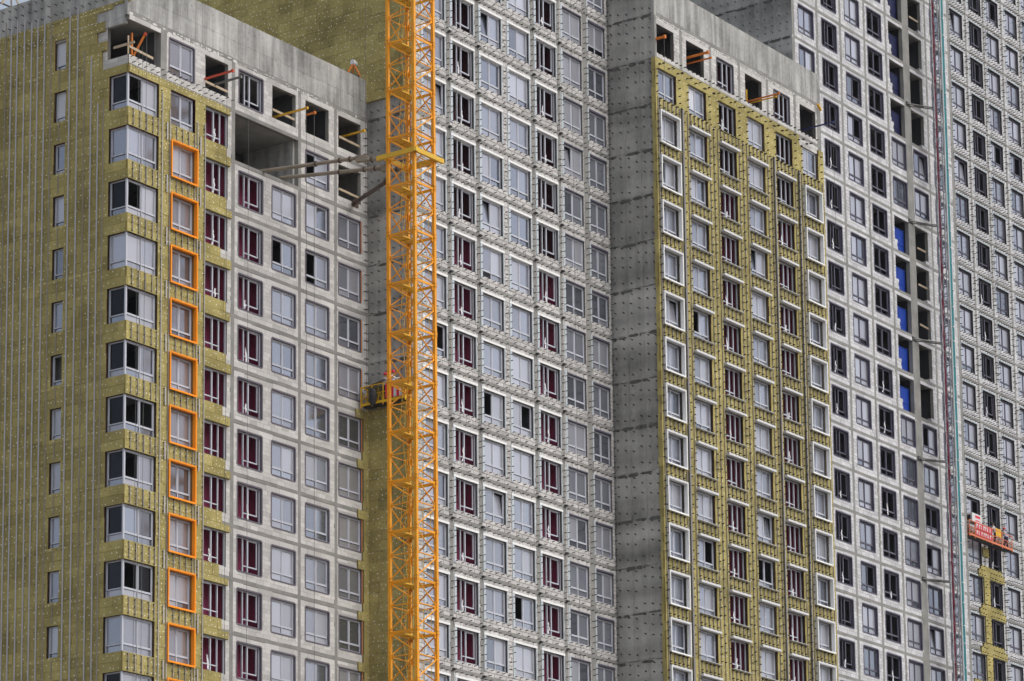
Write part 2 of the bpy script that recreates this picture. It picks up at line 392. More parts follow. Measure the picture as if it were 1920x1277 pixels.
def bracket_mb(mb, face, u, z, w0, ln=0.21, flip=1, mi=0, k=1.0):
    face.box(mb, u - .004, u + .004, w0, w0 + ln, z - .024 * k, z + .024 * k, mi)
    face.box(mb, u - (.05 if flip < 0 else 0), u + (.05 if flip > 0 else 0), w0, w0 + .006, z - .032, z + .032, mi)
    face.box(mb, u - .010 * k, u + .010 * k, w0 + ln - .08, w0 + ln + .02, z - .022 * k, z + .022 * k, mi)
def brackets(parent, face, pts, w0, mat='steel_dark', ln=0.21, n_ind=300, k=1.0):
    def f():
        mb = MB(); F0 = Face(face.kind, 0.0); bracket_mb(mb, F0, 0, 0, 0, ln, 1, 0, k); return mb.mesh('bracket', M[mat])
    me = cached(('bracket', face.kind, mat, ln, k), f)
    pv = []
    for p in pts:
        u, v, d = proj(*face.pt(p[0], w0, p[1]))
        if -15 < u < 1935 and -15 < v < 1292: pv.append((d if 0 < u < 1920 and 0 < v < 1277 else 9e9, p))
    pv.sort(key=lambda q: q[0])
    for _, p in pv[:n_ind]:
        place('bracket', me, parent, face.pt(p[0] + random.uniform(-.015, .015), w0, p[1] + random.uniform(-.02, .02)), rot=(0, 0, R(random.uniform(-8, 8))))
    mb = MB()
    for _, p in pv[n_ind:]: bracket_mb(mb, face, p[0] + random.uniform(-.015, .015), p[1] + random.uniform(-.02, .02), w0, ln, 1, 0, k)
    if mb.v: tag(mb.build('bracket_field', M[mat], parent), kind='stuff')
def dowels(parent, face, rects, w, dens=(0.30, 0.30), dark=0.22):
    ca, da = MB(), MB()
    for (u0, u1, z0, z1) in rects:
        nu = max(1, int((u1 - u0) / dens[0])); nz = max(1, int((z1 - z0) / dens[1]))
        for i in range(nu):
            for j in range(nz):
                u = u0 + (i + .5 + random.uniform(-.28, .28) + (.5 if j % 2 else 0) * .5) * (u1 - u0) / nu; z = z0 + (j + .5 + random.uniform(-.28, .28)) * (z1 - z0) / nz
                if u > u1 - .04: continue
                if not vis(*face.pt(u, w, z), 5): continue
                mb, r = (da, .036) if random.random() < dark else (ca, .037)
                r *= random.uniform(.8, 1.1)
                ps = [face.pt(u + r * math.cos(k * math.pi / 3), w, z + r * math.sin(k * math.pi / 3)) for k in range(6)]
                tp = face.pt(u, w + .016, z)
                for k in range(6): mb.poly([ps[k], ps[(k + 1) % 6], tp])
    if ca.v: tag(ca.build('dowel_cap', M['cap'], parent), kind='stuff')
    if da.v: tag(da.build('dowel_hole', M['steel_dark'], parent), kind='stuff')
def rails(parent, face, items, w0, mat, width=0.06, depth=0.05, name='rail'):
    for (u, z0, z1) in items:
        if not (vis(*face.pt(u, w0, z0), 60) or vis(*face.pt(u, w0, z1), 60) or (proj(*face.pt(u, w0, z1))[1] < 0 and proj(*face.pt(u, w0, z0))[1] > 1277)): continue
        mb = MB(); face.box(mb, u - width / 2, u + width / 2, w0 + depth - .004, w0 + depth, z0, z1); face.box(mb, u - .004, u + .004, w0, w0 + depth - .004, z0, z1)
        mb.build(name, M[mat], parent, org=face.pt(u, w0, z0))

def subtract(rect, holes):
    """split a rectangle round holes (all axis aligned)"""
    rs = [rect]
    for (a0, a1, b0, b1) in holes:
        nx = []
        for (u0, u1, z0, z1) in rs:
            if a1 <= u0 or a0 >= u1 or b1 <= z0 or b0 >= z1: nx.append((u0, u1, z0, z1)); continue
            if b0 > z0: nx.append((u0, u1, z0, b0))
            if b1 < z1: nx.append((u0, u1, b1, z1))
            m0, m1 = max(z0, b0), min(z1, b1)
            if a0 > u0: nx.append((u0, a0, m0, m1))
            if a1 < u1: nx.append((a1, u1, m0, m1))
        rs = nx
    return rs

ZT = 70.41                                   # head of the openings on the top storey of the nearest tower
zt = lambda g: ZT - 3.0 * g                  # storeys count downwards from there
OPEN_H = 1.95
ZB = 28.0                                    # below this the walls are plain

def frame_and_rooms(parent, face, u0, u1, gs, cols, parts, depth=4.2, top=None, colmat='slab', slab_w=0.012, cell_w=0.28):
    """floor slabs, columns, partitions and the back wall of the rooms behind a front"""
    for g in gs:
        z = zt(g); mb = MB(); face.box(mb, u0, u1, -depth, slab_w, z + .35, z + .55); face.box(mb, u0, u1, -.2, .003, z + .318, z + .349, 1); face.box(mb, u0, u1, -.2, .002, z + .551, z + .572, 1)  # dark strips: slab joints, the lower one also painting the shadow line beneath
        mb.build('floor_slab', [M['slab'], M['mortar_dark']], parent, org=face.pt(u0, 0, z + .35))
        for c in cols:
            uc, wd_ = c
            mb = MB(); face.box(mb, uc - wd_ / 2, uc + wd_ / 2, -.30, .006, z - 2.45, z + .35)
            mb.build('column', M[colmat], parent, org=face.pt(uc, 0, z - 2.45))
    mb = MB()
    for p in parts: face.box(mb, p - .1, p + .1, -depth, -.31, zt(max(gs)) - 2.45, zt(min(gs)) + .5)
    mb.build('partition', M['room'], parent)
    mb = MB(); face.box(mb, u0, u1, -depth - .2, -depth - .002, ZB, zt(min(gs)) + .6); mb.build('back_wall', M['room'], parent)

def mass(parent, x0, x1, y0, y1, z1, mat, skip_front=4.4, lowz=ZB):
    """the rest of the building behind the modelled fronts"""
    mb = MB(); mb.box(x0 + .4, x1 - .4, y0 + skip_front + .3, y1, 0, z1 - 1.2); mb.build('building_core', M[mat], parent)
    mb = MB(); mb.box(x0, x1, y0, y0 + .3, 0, lowz); mb.build('lower_wall', M[mat], parent)

def ridge(parent, face, u0, u1, z, mat, n=14, name='joint_ridge', hmax=0.09, w0=0.0):
    """rough cement left along a casting joint"""
    mb = MB(); u = u0
    while u < u1:
        l = random.uniform(.06, .42) if mat != 'joint_stain' else random.uniform(.4, 1.3)
        if random.random() < (.75 if mat != 'joint_stain' else .95):
            a, b = z - random.uniform(.0, hmax), z + random.uniform(.005, hmax * .5); e = min(u + l, u1); w = w0 + random.uniform(.006, .028)
            pts = [(u, a + .3 * (b - a)), (u + .2 * (e - u), a), (u + .75 * (e - u), a + random.uniform(0, .02)), (e, a + .5 * (b - a)), (e - .25 * (e - u), b), (u + .15 * (e - u), b - .01)]
            fr = [face.pt(p[0], w, p[1]) for p in pts]; bk = [face.pt(p[0], w0 - .01, p[1]) for p in pts]
            mb.poly(fr)
            for k in range(6): mb.poly([fr[k], bk[k], bk[(k + 1) % 6], fr[(k + 1) % 6]])
        u += l + random.uniform(0, .12)
    if mb.v: tag(mb.build(name, M[mat], parent), kind='stuff')
def panel_wall(parent, face, u0, u1, z0, z1, th, mat, step_u=1.22, step_z=3.0, zphase=0.0, name='wall_panel', gap=0.010):
    """cast concrete: one panel per formwork shutter, with the joint lines between them"""
    mb = MB(); face.box(mb, u0, u1, -th, -.02, z0, z1); mb.build('wall_body', M['concrete_dark'], parent)
    zs = [z0]; k = math.floor((z0 - zphase) / step_z) + 1
    while zphase + k * step_z < z1: zs.append(zphase + k * step_z); k += 1
    zs.append(z1)
    for a, b in zip(zs, zs[1:]):
        n = max(1, round((u1 - u0) / step_u)); du = (u1 - u0) / n
        for i in range(n):
            p = face.pt(u0 + (i + .5) * du, 0, (a + b) / 2)
            q0, q1 = face.pt(u0 + i * du, 0, a), face.pt(u0 + (i + 1) * du, 0, b)
            if not any(vis(*q, 120) for q in (p, q0, q1)): continue
            mb = MB(); face.box(mb, u0 + i * du + gap / 2, u0 + (i + 1) * du - gap / 2, -.03, random.uniform(-.004, .004), a + gap / 2, b - gap / 2)
            mb.build(name, M[mat], parent, org=p)

def loggia_lining(parent, face, u0, u1, z, mat, dep=1.15, m=0.28):
    mb = MB(); a, b = u0 - m, u1 + m
    face.box(mb, a, b, -dep - .05, -dep, z - 2.44, z + .34); face.box(mb, a - .05, a, -dep, -.27, z - 2.44, z + .34); face.box(mb, b, b + .05, -dep, -.27, z - 2.44, z + .34)
    face.box(mb, a + .35, a + .41, -dep, -dep + .05, z - 2.3, z - .1, 1); face.box(mb, a + 1.0, a + 1.06, -dep, -dep + .05, z - 2.3, z - .1, 1); face.box(mb, a + .41, a + 1.0, -dep, -dep + .04, z - 2.3, z - .15, 2)
    mb.build('loggia_lining', [M[mat], M['frame_dark'], M['gasket']], parent)

# ================================================================== ground
g = MB().box(-700, 1100, -700, 1100, -.5, 0).build('ground', M['ground']); tag(g, kind='structure')

# ================================================================== nearest tower (wool-clad side, orange window boxes)
T1 = empty('apartment_tower', (0, 0, 0), 'nearest tower with yellow wool cladding and orange window boxes at its corner', 'building')
FA, SA = Face('F', 0.06), Face('S', 0.12)
ACOL = dict(a2=(3.467, 5.528), a3=(6.5, 8.47), a4=(9.4, 11.53), a5=(12.395, 14.53), a6=(15.438, 17.603), a7=(18.512, 20.659))
AK = list(range(0, 14))
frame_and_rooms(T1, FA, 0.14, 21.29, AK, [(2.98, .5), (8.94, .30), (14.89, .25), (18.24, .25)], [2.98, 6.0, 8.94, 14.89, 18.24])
mass(T1, .4, 21.2, .4, 16, 73.3, 'concrete_dark')
backing, blocks_a, lint_a, wool = [], [], [], []
holes_all = []
for k in AK:
    z = zt(k); hs_ = [(-.2, 2.493, z - OPEN_H, z)]
    for c, (a, b) in ACOL.items(): hs_.append((a, b, z - OPEN_H, z))
    if k == 0: hs_ = [(-.1, 2.75, z - OPEN_H, z + .06)] + hs_[1:]
    if k == 1: hs_ = [h for h in hs_ if not (9 < h[0] < 14)] + [(9.09, 14.76, z - 2.45, z + .35)]
    holes_all += hs_
    backing += subtract((.14, 21.28, z - 2.45, z + .35), hs_)
    cols_ = [(c - w_ / 2, c + w_ / 2, z - 3, z + 1) for c, w_ in [(2.98, .5), (8.94, .30), (14.89, .25), (18.24, .25)]]
    start = .14 if k <= 1 else 7.6
    for r in subtract((start, 21.28, z - 2.45, z + .35), hs_ + cols_): (lint_a if r[2] > z - .01 else blocks_a).append(r)
mb = MB()
for r in backing: FA.box(mb, r[0], r[1], -.25, -.012, r[2], r[3])
bw = mb.build('block_wall', M['mortar'], T1)
pieces('block', bw, FA, layout(blocks_a, .62, .25, .010, jit=.12) + layout(lint_a, 1.25, .35, .010), -.10, 0.0, 'block', 300, .006)

# parapet of cast panels with its rough foot
panel_wall(T1, FA, -.02, 21.24, zt(0) + .30, 73.36, .22, 'concrete', step_u=.62, step_z=9, zphase=0)
SPA = Face('S', 0.06)
panel_wall(T1, SPA, .30, 14.5, 70.3, 73.36, .22, 'concrete', step_u=.62, step_z=1.95, zphase=70.66)
ridge(T1, FA, 0.1, 21.2, zt(0) + .42, 'foam', hmax=.16); ridge(T1, FA, 2.5, 21.2, zt(0) + .36, 'concrete_dark', hmax=.14)
brackets(T1, SPA, [(y + .02 * j, zz) for y in [.35 + .5 * i for i in range(22)] for j, zz in enumerate((71.95, 72.55, 73.05))], 0.0, n_ind=60)
mb = MB().box(.3, 21.1, .3, 15.5, 72.1, 72.3); mb.build('roof', M['concrete_dark'], T1)

# side wall with its narrow windows
SY0, SY1 = 4.578, 5.407
side_holes = [(SY0, SY1, zt(k) - 1.72, zt(k)) for k in AK] + [(-.1, 1.355, zt(k) - OPEN_H, zt(k)) for k in AK[1:]] + [(-.1, 1.62, zt(0) - OPEN_H, zt(0) + .3)]
side_rect = (0.14, 14.5, ZB, 71.6)
mb = MB()
for r in subtract(side_rect, side_holes): SA.box(mb, r[0], r[1], -.25, -.012, r[2], r[3])
sw = mb.build('block_wall', M['mortar_dark'], T1)
pieces('block', sw, SA, layout(subtract((.14, 3.0, 67.96, 70.71), side_holes), .6, .25, .014), -.10, 0.0, 'block', 60)
bare = [(-.1, 1.95, 67.9, 69.02), (-.1, 1.55, 68.9, 69.6), (-.1, 2.32, 69.55, 70.15), (-.1, 1.75, 70.1, 70.78), (-.1, 2.36, 70.72, 71.28), (-.1, 1.15, 71.2, 71.45), (-.1, 1.72, 67.9, 68.5)]
wool_side = subtract((-.045, 14.5, ZB, 71.62), side_holes + bare)
mb = MB()
for r in wool_side: SA.box(mb, r[0], r[1], .0, .075, r[2], r[3])
ws = mb.build('insulation', M['wool_core'], T1)
pieces('insulation_board', ws, SA, layout(wool_side, 1.0, .6, .013, jit=.2), .06, .112, 'blockw', 220, .020)
dowels(ws, SA, wool_side, .127, (.36, .36), .18)
sr = [(9.09, 72.4), (9.6, 71.5), (10.1, 72.4), (8.66, 72.3), (8.2, 72.3), (7.65, 72.2), (7.11, 71.9), (6.64, 72.0), (6.12, 71.9), (5.64, 72.6), (4.22, 71.95), (3.64, 72.0), (3.13, 69.3), (2.61, 68.85), (2.09, 66.05), (1.70, 66.15), (10.6, 72.2), (11.1, 72.2)]
for i, (y, ztop) in enumerate(sr):
    cut = 45.2 + 0.35 * math.sin(i * 2.1); dull = i in (0, 9, 12, 15)  # dull thin strips: dim rails and shadow lines between rails, built as rails
    rails(T1, SA, [(y, 30, cut), (y, cut + .02, ztop)], .15, 'rail_dull' if dull else 'rail', .04 if dull else .085, .07)
for k in AK: rails(T1, SA, [(5.0, zt(k) - 2.9, zt(k) - 1.85)], .13, 'rail_dull', .05, .05)
brackets(T1, SA, [(y + .05, z_ + random.uniform(-.1, .1)) for (y, ztop) in sr for z_ in [31 + .95 * i for i in range(43)] if z_ < ztop], .11, ln=.07, n_ind=120)

# wool on the front
wf_h = list(holes_all)
front_wool = []
for k in range(1, 14):
    z = zt(k); e1 = 8.0 + random.choice((-.25, .0, .25)); e2 = 8.62 + random.uniform(-.1, .12)
    band_top = z + 1.05 if k > 1 else z + .42
    mid = z + .45 + random.uniform(-.1, .1)
    front_wool += [(.0, 6.42, z - OPEN_H, z), (.0, e1, mid, band_top), (.0, e2, z, mid)]
front_wool2 = []
for r in front_wool: front_wool2 += subtract(r, wf_h)
mb = MB()
for r in front_wool2: FA.box(mb, r[0], r[1], 0.0, .075, r[2], r[3])
wf = mb.build('insulation', M['wool_core'], T1)
pieces('insulation_board', wf, FA, layout(front_wool2, 1.2, .6, .013, jit=.3), .06, .112, 'blockw', 160, .018)
dowels(wf, FA, front_wool2, .127, (.30, .30), .12)
# wool at the inner corner of the lower storeys
ic = []
for k in range(6, 14):
    z = zt(k); j = random.uniform(-.1, .1)
    ic += [(20.74, 21.26, z - 1.95, z + .0), (20.15 + j, 21.26, z, z + .52), (20.62 + j, 21.26, z + .52, z + 1.05)]
ic = [r for r in ic if r[3] < 53.3]
mb = MB()
for r in ic: FA.box(mb, r[0], r[1], 0.0, .075, r[2], r[3])
wi = mb.build('insulation', M['wool_core'], T1)
pieces('insulation_board', wi, FA, layout(ic, 1.0, .6, .008), .06, .11, 'blockw', 60, .01)
dowels(wi, FA, ic, .125, (.35, .35), .5)

# rails on the front
for k in range(2, 14):
    z = zt(k)
    rails(T1, FA, [(x, z + .05, z + 1.0) for x in (.38, .92, 1.46, 2.0, 2.42)], .13, 'rail_dull', .055, .05)
    rails(T1, FA, [(x, z + .15, z + .95) for x in (3.95, 4.45, 4.95, 5.45)], .13, 'rail_dull', .055, .05)
    rails(T1, FA, [(3.12, z + .0, z + 1.0), (5.92, z - .1, z + .95)], .16, 'rail', .09, .05)
rails(T1, FA, [(2.72, 30, 47.9), (2.72, 47.93, 67.0), (6.32, 30, 49), (6.32, 49.03, 66.3), (3.36, 30, 66.2), (5.68, 30, 66.2)], .14, 'rail', .05, .06)
brackets(T1, FA, [(x - .06, zt(k) + dz) for k in range(2, 14) for dz in (.12, .55, .92) for x in (.38, .92, 1.46, 2.0, 2.42, 3.12, 3.95, 4.45, 4.95, 5.45, 5.92)] + [(x - .05, zt(k) - dz) for k in range(1, 14) for dz in (.3, .9, 1.5) for x in (2.72, 6.32)], .11, ln=.075, n_ind=200)

# windows
CORN = {1: 'cog', 2: 'ggg', 3: 'cog', 4: 'ggg', 5: 'cog', 6: 'cog', 7: 'coo', 8: 'cog', 9: 'cgg', 10: 'coc', 11: 'ggg', 12: 'cgg', 13: 'ggg'}
for k in AK[1:]:
    z = zt(k); s_ = CORN[k]
    if not vis(0, 0, z - 1, 60): continue
    w_ = window(T1, FA, .16, 2.493, z - OPEN_H, z, 'light', .06, (s_[1], s_[2], 'g', 'g'))
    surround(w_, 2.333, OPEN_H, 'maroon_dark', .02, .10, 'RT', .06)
    w_ = window(T1, SA, .16, 1.355, z - OPEN_H, z, 'corner', .06, (s_[0], 'g'))
    surround(w_, 1.195, OPEN_H, 'maroon_dark', .02, .10, 'LT', .06)
    mb = MB().box(.06, .155, .06, .155, z - OPEN_H, z); mb.build('corner_post', M['frame'], T1)
for k in AK:
    z = zt(k)
    if not vis(0, 5, z - 1, 60): continue
    w_ = window(T1, SA, SY0, SY1, z - 1.72, z, 'single', .07, ('f' if k < 2 else ('o' if k == 6 else 'g'), 'g'))
    surround(w_, SY1 - SY0, 1.72, 'maroon_dark', .02, .10, 'LT', .07)
ASTATE = {('a5', 3): 'oggg', ('a6', 3): 'ogog', ('a6', 1): 'oggg'}
for k in AK:
    z = zt(k)
    for c, (a, b) in ACOL.items():
        if not vis((a + b) / 2, 0, z - 1, 50): continue
        if k == 0 and c in ('a3', 'a5', 'a6', 'a7'): continue
        if k == 1 and c in ('a4', 'a5', 'a7'): continue
        if c == 'a2':
            if k == 0: window(T1, FA, a, b, z - OPEN_H, z, 'light', .10, 'gggg', ring='membrane'); continue
            w_ = window(T1, FA, a, b, z - OPEN_H, z, 'light', .08, 'gggg')
            if k == 1: surround(w_, b - a, OPEN_H, 'maroon_dark', .02, .11, 'RTL', .08)
            else: surround(w_, b - a, OPEN_H, 'orange', .035, .30, 'LRTB', .08, .10)
        elif c == 'a3':
            w_ = window(T1, FA, a, b, z - OPEN_H, z, 'loggia_r', .10, film=random.randint(0, 5) if random.random() < .6 else None)
            loggia_lining(T1, FA, a, b, z, 'maroon', m=.16)
        elif c == 'a4':
            w_ = window(T1, FA, a + .05, b, z - OPEN_H, z, 'loggia', .14, ring='membrane', film=random.randint(0, 5) if random.random() < .5 else None)
            if k > 0: loggia_lining(T1, FA, a, b, z, 'maroon')
        else:
            st = ASTATE.get((c, k), 'gggg')
            w_ = window(T1, FA, a + .03, b - .03, z - OPEN_H + .03, z - .03, 'light', .11, st, ring='membrane')
            if c == 'a7' and k >= 2: surround(w_, b - a - .06, OPEN_H - .06, 'orange', .03, .03, 'R', .11)
            if c == 'a7' and k >= 3:
                mb = MB(); FA.box(mb, a - .15, b - .35, 0, .03, z + .02, z + .16); mb.build('lintel_sheet', M['rail'], T1)
            if k == 1: pass
mb = MB(); mb.box(14.58, 14.745, .32, 4.0, zt(1) - 2.44, zt(1) + .34); mb.build('bay_wall', M['concrete'], T1)
# corner pier of the open corner storey
mb = MB(); FA.box(mb, 2.75, 3.1, -.5, .004, zt(0) - 2.4, zt(0) + .32); mb.build('column', M['concrete'], T1)
brackets(T1, FA, [(.25 + .5 * i, zt(0) - OPEN_H - .1) for i in range(18)] + [(.4 + .5 * i, zt(0) - OPEN_H - .38) for i in range(16)] + [(x, zt(k) - d) for k in range(0, 6) for d in (.2, .75, 1.2, 1.75, 2.3) for x in (20.92, 21.1)], 0, n_ind=100)

# ================================================================== second tower (grey block front behind the crane)
T2 = empty('apartment_tower', (21.3, -3.2, 0), 'grey block tower behind the crane, bristling with brackets and white window edging', 'building')
F2, S2 = Face('F', -3.19), Face('S', 21.30)
BC = dict(b1=22.25, b2=25.205, b3=28.136, b4=31.128, b5=34.091, b6=37.058, b7=40.05)
BG = list(range(-6, 13))
bcols = [(25.0, .30), (28.0, .28), (33.92, .28), (36.82, .28), (39.88, .62)]
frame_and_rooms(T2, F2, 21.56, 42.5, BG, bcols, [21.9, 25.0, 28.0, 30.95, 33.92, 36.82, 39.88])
mass(T2, 21.6, 42.4, -2.9, 22, 99, 'concrete_dark')
backing, bl, li = [], [], []
bwin = {c: (x + .24, x + 2.42) for c, x in BC.items()}; bwin['b7'] = (40.22, 42.2)
for g_ in BG:
    z = zt(g_); hs_ = [(a, b, z - OPEN_H, z) for a, b in bwin.values()]
    backing += subtract((21.56, 42.48, z - 2.45, z + .35), hs_)
    cl = [(c - w_ / 2, c + w_ / 2, z - 3, z + 1) for c, w_ in bcols]
    for r in subtract((21.56, 42.48, z - 2.45, z + .35), hs_ + cl): (li if r[2] > z - .01 else bl).append(r)
mb = MB()
for r in backing: F2.box(mb, r[0], r[1], -.25, -.016, r[2], r[3])
bw = mb.build('block_wall', M['mortar_dark'], T2)
pieces('block', bw, F2, layout(bl, .62, .245, .032, jit=.1) + layout(li, .9, .35, .028), -.08, 0.0, 'blockb', 300, .012)
for g_ in BG: ridge(T2, F2, 21.6, 42.4, zt(g_) + .38, 'slab', hmax=.12, w0=.012)
BOPEN = {('b3', 5): 'oggg', ('b4', 5): 'gogg', ('b4', 9): 'oggg', ('b1', 4): 'gogg', ('b3', -3): 'tggg', ('b1', -1): 'gtgg', ('b3', 1): 'tggg', ('b3', 7): 'gtgg', ('b6', -1): 'tggg', ('b7', -4): 'ggcc', ('b3', 2): 'ggcg'}
pts = []
for g_ in BG:
    z = zt(g_)
    for c, (a, b) in bwin.items():
        if not vis((a + b) / 2, -3.2, z - 1, 60): continue
        log = c in ('b2', 'b5')
        st = BOPEN.get((c, g_), 'gggg')
        w_ = window(T2, F2, a, b, z - OPEN_H, z, 'loggia' if log else 'light', .13, st, film=random.randint(0, 7) if log and random.random() < .6 else None)
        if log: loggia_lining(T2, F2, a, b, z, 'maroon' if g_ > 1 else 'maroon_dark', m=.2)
        if c == 'b7': surround(w_, b - a, OPEN_H, 'galv', .16, .03, 'L', .13); surround(w_, b - a, OPEN_H, 'membrane_d', .12, .02, 'T', .13)
        elif c == 'b6': surround(w_, b - a, OPEN_H, 'galv', .20, .03, 'L', .13); surround(w_, b - a, OPEN_H, 'membrane_d', .08, .02, 'T', .13)
        else:
            surround(w_, b - a, OPEN_H, 'galv', .21, .045, 'L', .13); surround(w_, b - a, OPEN_H, 'galv', .07, .045, 'R', .13)
            m_ = cached(('btop', r3(b - a)), lambda: MB().box(-.22, b - a + .10, -.19, .03, OPEN_H, OPEN_H + .13).mesh('trim', M['white_frame']))
            local('trim', m_, w_)
        x0, x1 = a - .22, b + .14
        pts += [(x0 + .15 + i * (x1 - x0 - .2) / 4, z - OPEN_H - .12) for i in range(5)] + [(x0 + .05 + i * (x1 - x0) / 5, z + .30 + .03 * (i % 2)) for i in range(6)] + [(x0 + .5 + i * (x1 - x0 - .5) / 2, z + .60) for i in range(3)]
        pts += [(x0 + .04, z - d) for d in (.25, .62, 1.2, 1.6)] + [(x1 + .10, z - d) for d in (.35, .75, 1.3, 1.7)]
brackets(T2, F2, pts, .02, ln=.17, n_ind=300)
mb = MB()
for g_ in BG:
    for c, _ in bcols[:4]: F2.box(mb, c - .02, c + .16, .0, .20, zt(g_) + .40, zt(g_) + .50)
tag(mb.build('anchor_block', M['steel_dark'], T2), kind='stuff')
# its side wall: wool above the lower roof, raw concrete, wool again below the yellow cradle
panel_wall(T2, S2, -3.19, 20, 30, 100, .25, 'concrete_dark', step_u=1.25, zphase=zt(0) + .45)
for g_ in BG: ridge(T2, S2, -3.1, 0.0, zt(g_) + .40, 'joint_stain', hmax=.18); ridge(T2, S2, -3.1, 0.0, zt(g_) + .49, 'concrete', hmax=.07, w0=.012)
w2 = [(-3.25, 20, 71.95, 100), (-3.25, .06, 30, 53.0)]
mb = MB()
for r in w2: S2.box(mb, r[0], r[1], .005, .075, r[2], r[3])
wb = mb.build('insulation', M['wool_core'], T2)
pieces('insulation_board', wb, S2, layout(w2, 1.0, .6, .013, jit=.3), .06, .112, 'blockw', 200, .020)
dowels(wb, S2, w2, .127, (.33, .33), .35)
brackets(T2, S2, [(y, z_) for z_ in [53.3 + .62 * i for i in range(30)] for y in (-2.95, -2.45, -1.95, -1.4, -.85, -.35)], 0, n_ind=180)

# ================================================================== third tower (white window hoods on yellow wool)
T3 = empty('apartment_tower', (42.5, -6.8, 0), 'tower with yellow wool front, white window hoods and dark raw concrete flank', 'building')
F3, S3 = Face('F', -6.73), Face('S', 42.60)
CC = dict(c1=(42.743, 44.9), c2=(46.409, 48.56), c3=(50.11, 52.26), c4=(53.767, 55.92), c5=(57.44, 59.59), c6=(60.958, 63.1))
ZC = lambda r: zt(-3) - .2 - 3.0 * r
CRW = list(range(-1, 15))
ccols = [(42.7, .2), (45.75, .3), (49.35, .28), (53.0, .28), (56.65, .28), (60.3, .28), (63.5, .4)]
gsC = [-4 + i for i in range(0, 17)]
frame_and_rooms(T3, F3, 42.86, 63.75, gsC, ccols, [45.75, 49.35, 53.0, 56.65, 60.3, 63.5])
mass(T3, 42.9, 63.6, -6.4, 14, 85, 'concrete_dark')
backing, bl, li, holes3 = [], [], [], []
for r_ in CRW:
    z = ZC(r_); hs_ = [(a, b, z - OPEN_H, z) for a, b in CC.values()]; holes3 += hs_
    rr_ = (42.62, 63.75, z - 2.25, z + .55)
    backing += subtract(rr_, hs_)
    if r_ < 1:
        cl = [(c - w_ / 2, c + w_ / 2, z - 3, z + 1) for c, w_ in ccols]
        for q in subtract(rr_, hs_ + cl): (li if q[2] > z - .01 else bl).append(q)
mb = MB()
for r in backing: F3.box(mb, r[0], r[1], -.25, -.014, r[2], r[3])
bw = mb.build('block_wall', M['mortar_dark'], T3)
pieces('block', bw, F3, layout(bl, .62, .245, .018, jit=.1) + layout(li, 1.2, .28, .014), -.08, 0.0, 'block', 300, .01)
panel_wall(T3, F3, 42.58, 63.75, ZC(-1) + .40, 85.1, .22, 'concrete', step_u=.62, step_z=9)
ridge(T3, F3, 42.8, 63.6, ZC(-1) + .5, 'foam', hmax=.09); ridge(T3, F3, 42.8, 63.6, ZC(-1) + .44, 'concrete_dark', hmax=.12)
panel_wall(T3, S3, -6.73, 12, 30, 85.1, .25, 'concrete_dark', step_u=1.2, zphase=zt(0) + .45, gap=.018)
for g_ in gsC: ridge(T3, S3, -6.7, -3.2, zt(g_) + .40, 'joint_stain', hmax=.20); ridge(T3, S3, -6.7, -3.2, zt(g_) + .49, 'concrete', hmax=.07, w0=.012)
brackets(T3, S3, [(y + random.uniform(-.03, .03), z_ + .11 * (i % 3)) for z_ in [36 + 3 * j + d for j in range(17) for d in (.25, .9, 1.5, 2.2)] for i, y in enumerate((-6.45, -5.9, -5.3, -4.7, -4.1, -3.5))], 0, n_ind=300, k=1.4)
mb = MB().box(42.9, 63.5, -6.4, 13, 83.6, 83.8); mb.build('roof', M['concrete_dark'], T3)
def tie_holes(parent, face, u0, u1, zs, w=.006):
    mb = MB()
    u = u0 + .31
    while u < u1:
        for z_ in zs:
            if random.random() < .7:
                r_ = random.uniform(.022, .038); a_ = z_ + random.uniform(-.06, .06)
                mb.poly([face.pt(u + r_ * math.cos(k * math.pi / 3), w, a_ + r_ * math.sin(k * math.pi / 3)) for k in range(6)])
        u += .62
    tag(mb.build('tie_hole', M['joint_stain'], parent), kind='stuff')
tie_holes(T3, F3, 42.6, 63.7, (ZC(-1) + .75, ZC(-1) + 1.6, 84.6)); tie_holes(T1, FA, .0, 21.2, (71.1, 72.0, 72.9))
# wool
w3 = []
w3 += subtract((42.46, 60.6, ZB, ZC(0) + .62), holes3); w3 += subtract((60.6, 63.85, ZB, ZC(0) - .1), holes3); w3 += subtract((63.2, 63.85, ZC(0) - .1, ZC(0) + .3), holes3)
w3 = [r for r in w3 if not (56.2 < r[0] < 56.9 and r[2] > ZC(0) + .2)]
mb = MB()
for r in w3: F3.box(mb, r[0], r[1], 0, .075, r[2], r[3])
wc = mb.build('insulation', M['wool_core'], T3)
pieces('insulation_board', wc, F3, layout(w3, 1.2, .6, .008, jit=.3), .06, .115, 'blockw', 300, .010)
wedge = []
z_ = ZB
while z_ < ZC(0) + .6:
    h_ = random.uniform(.5, .62); wedge.append((-6.86 + random.uniform(0, .01), -6.56 + random.uniform(-.04, .05), z_, min(z_ + h_ - .01, ZC(0) + .62))); z_ += h_
mb = MB()
for r in wedge: S3.box(mb, r[0], r[1], .0, .13 + random.uniform(0, .03), r[2], r[3], 0, random.random())
tag(mb.build('insulation_edge', M['blockw'], T3, tint=True), kind='stuff')
dowels(wc, F3, w3, .127, (.34, .36), .1)
shorts, pts = [], []
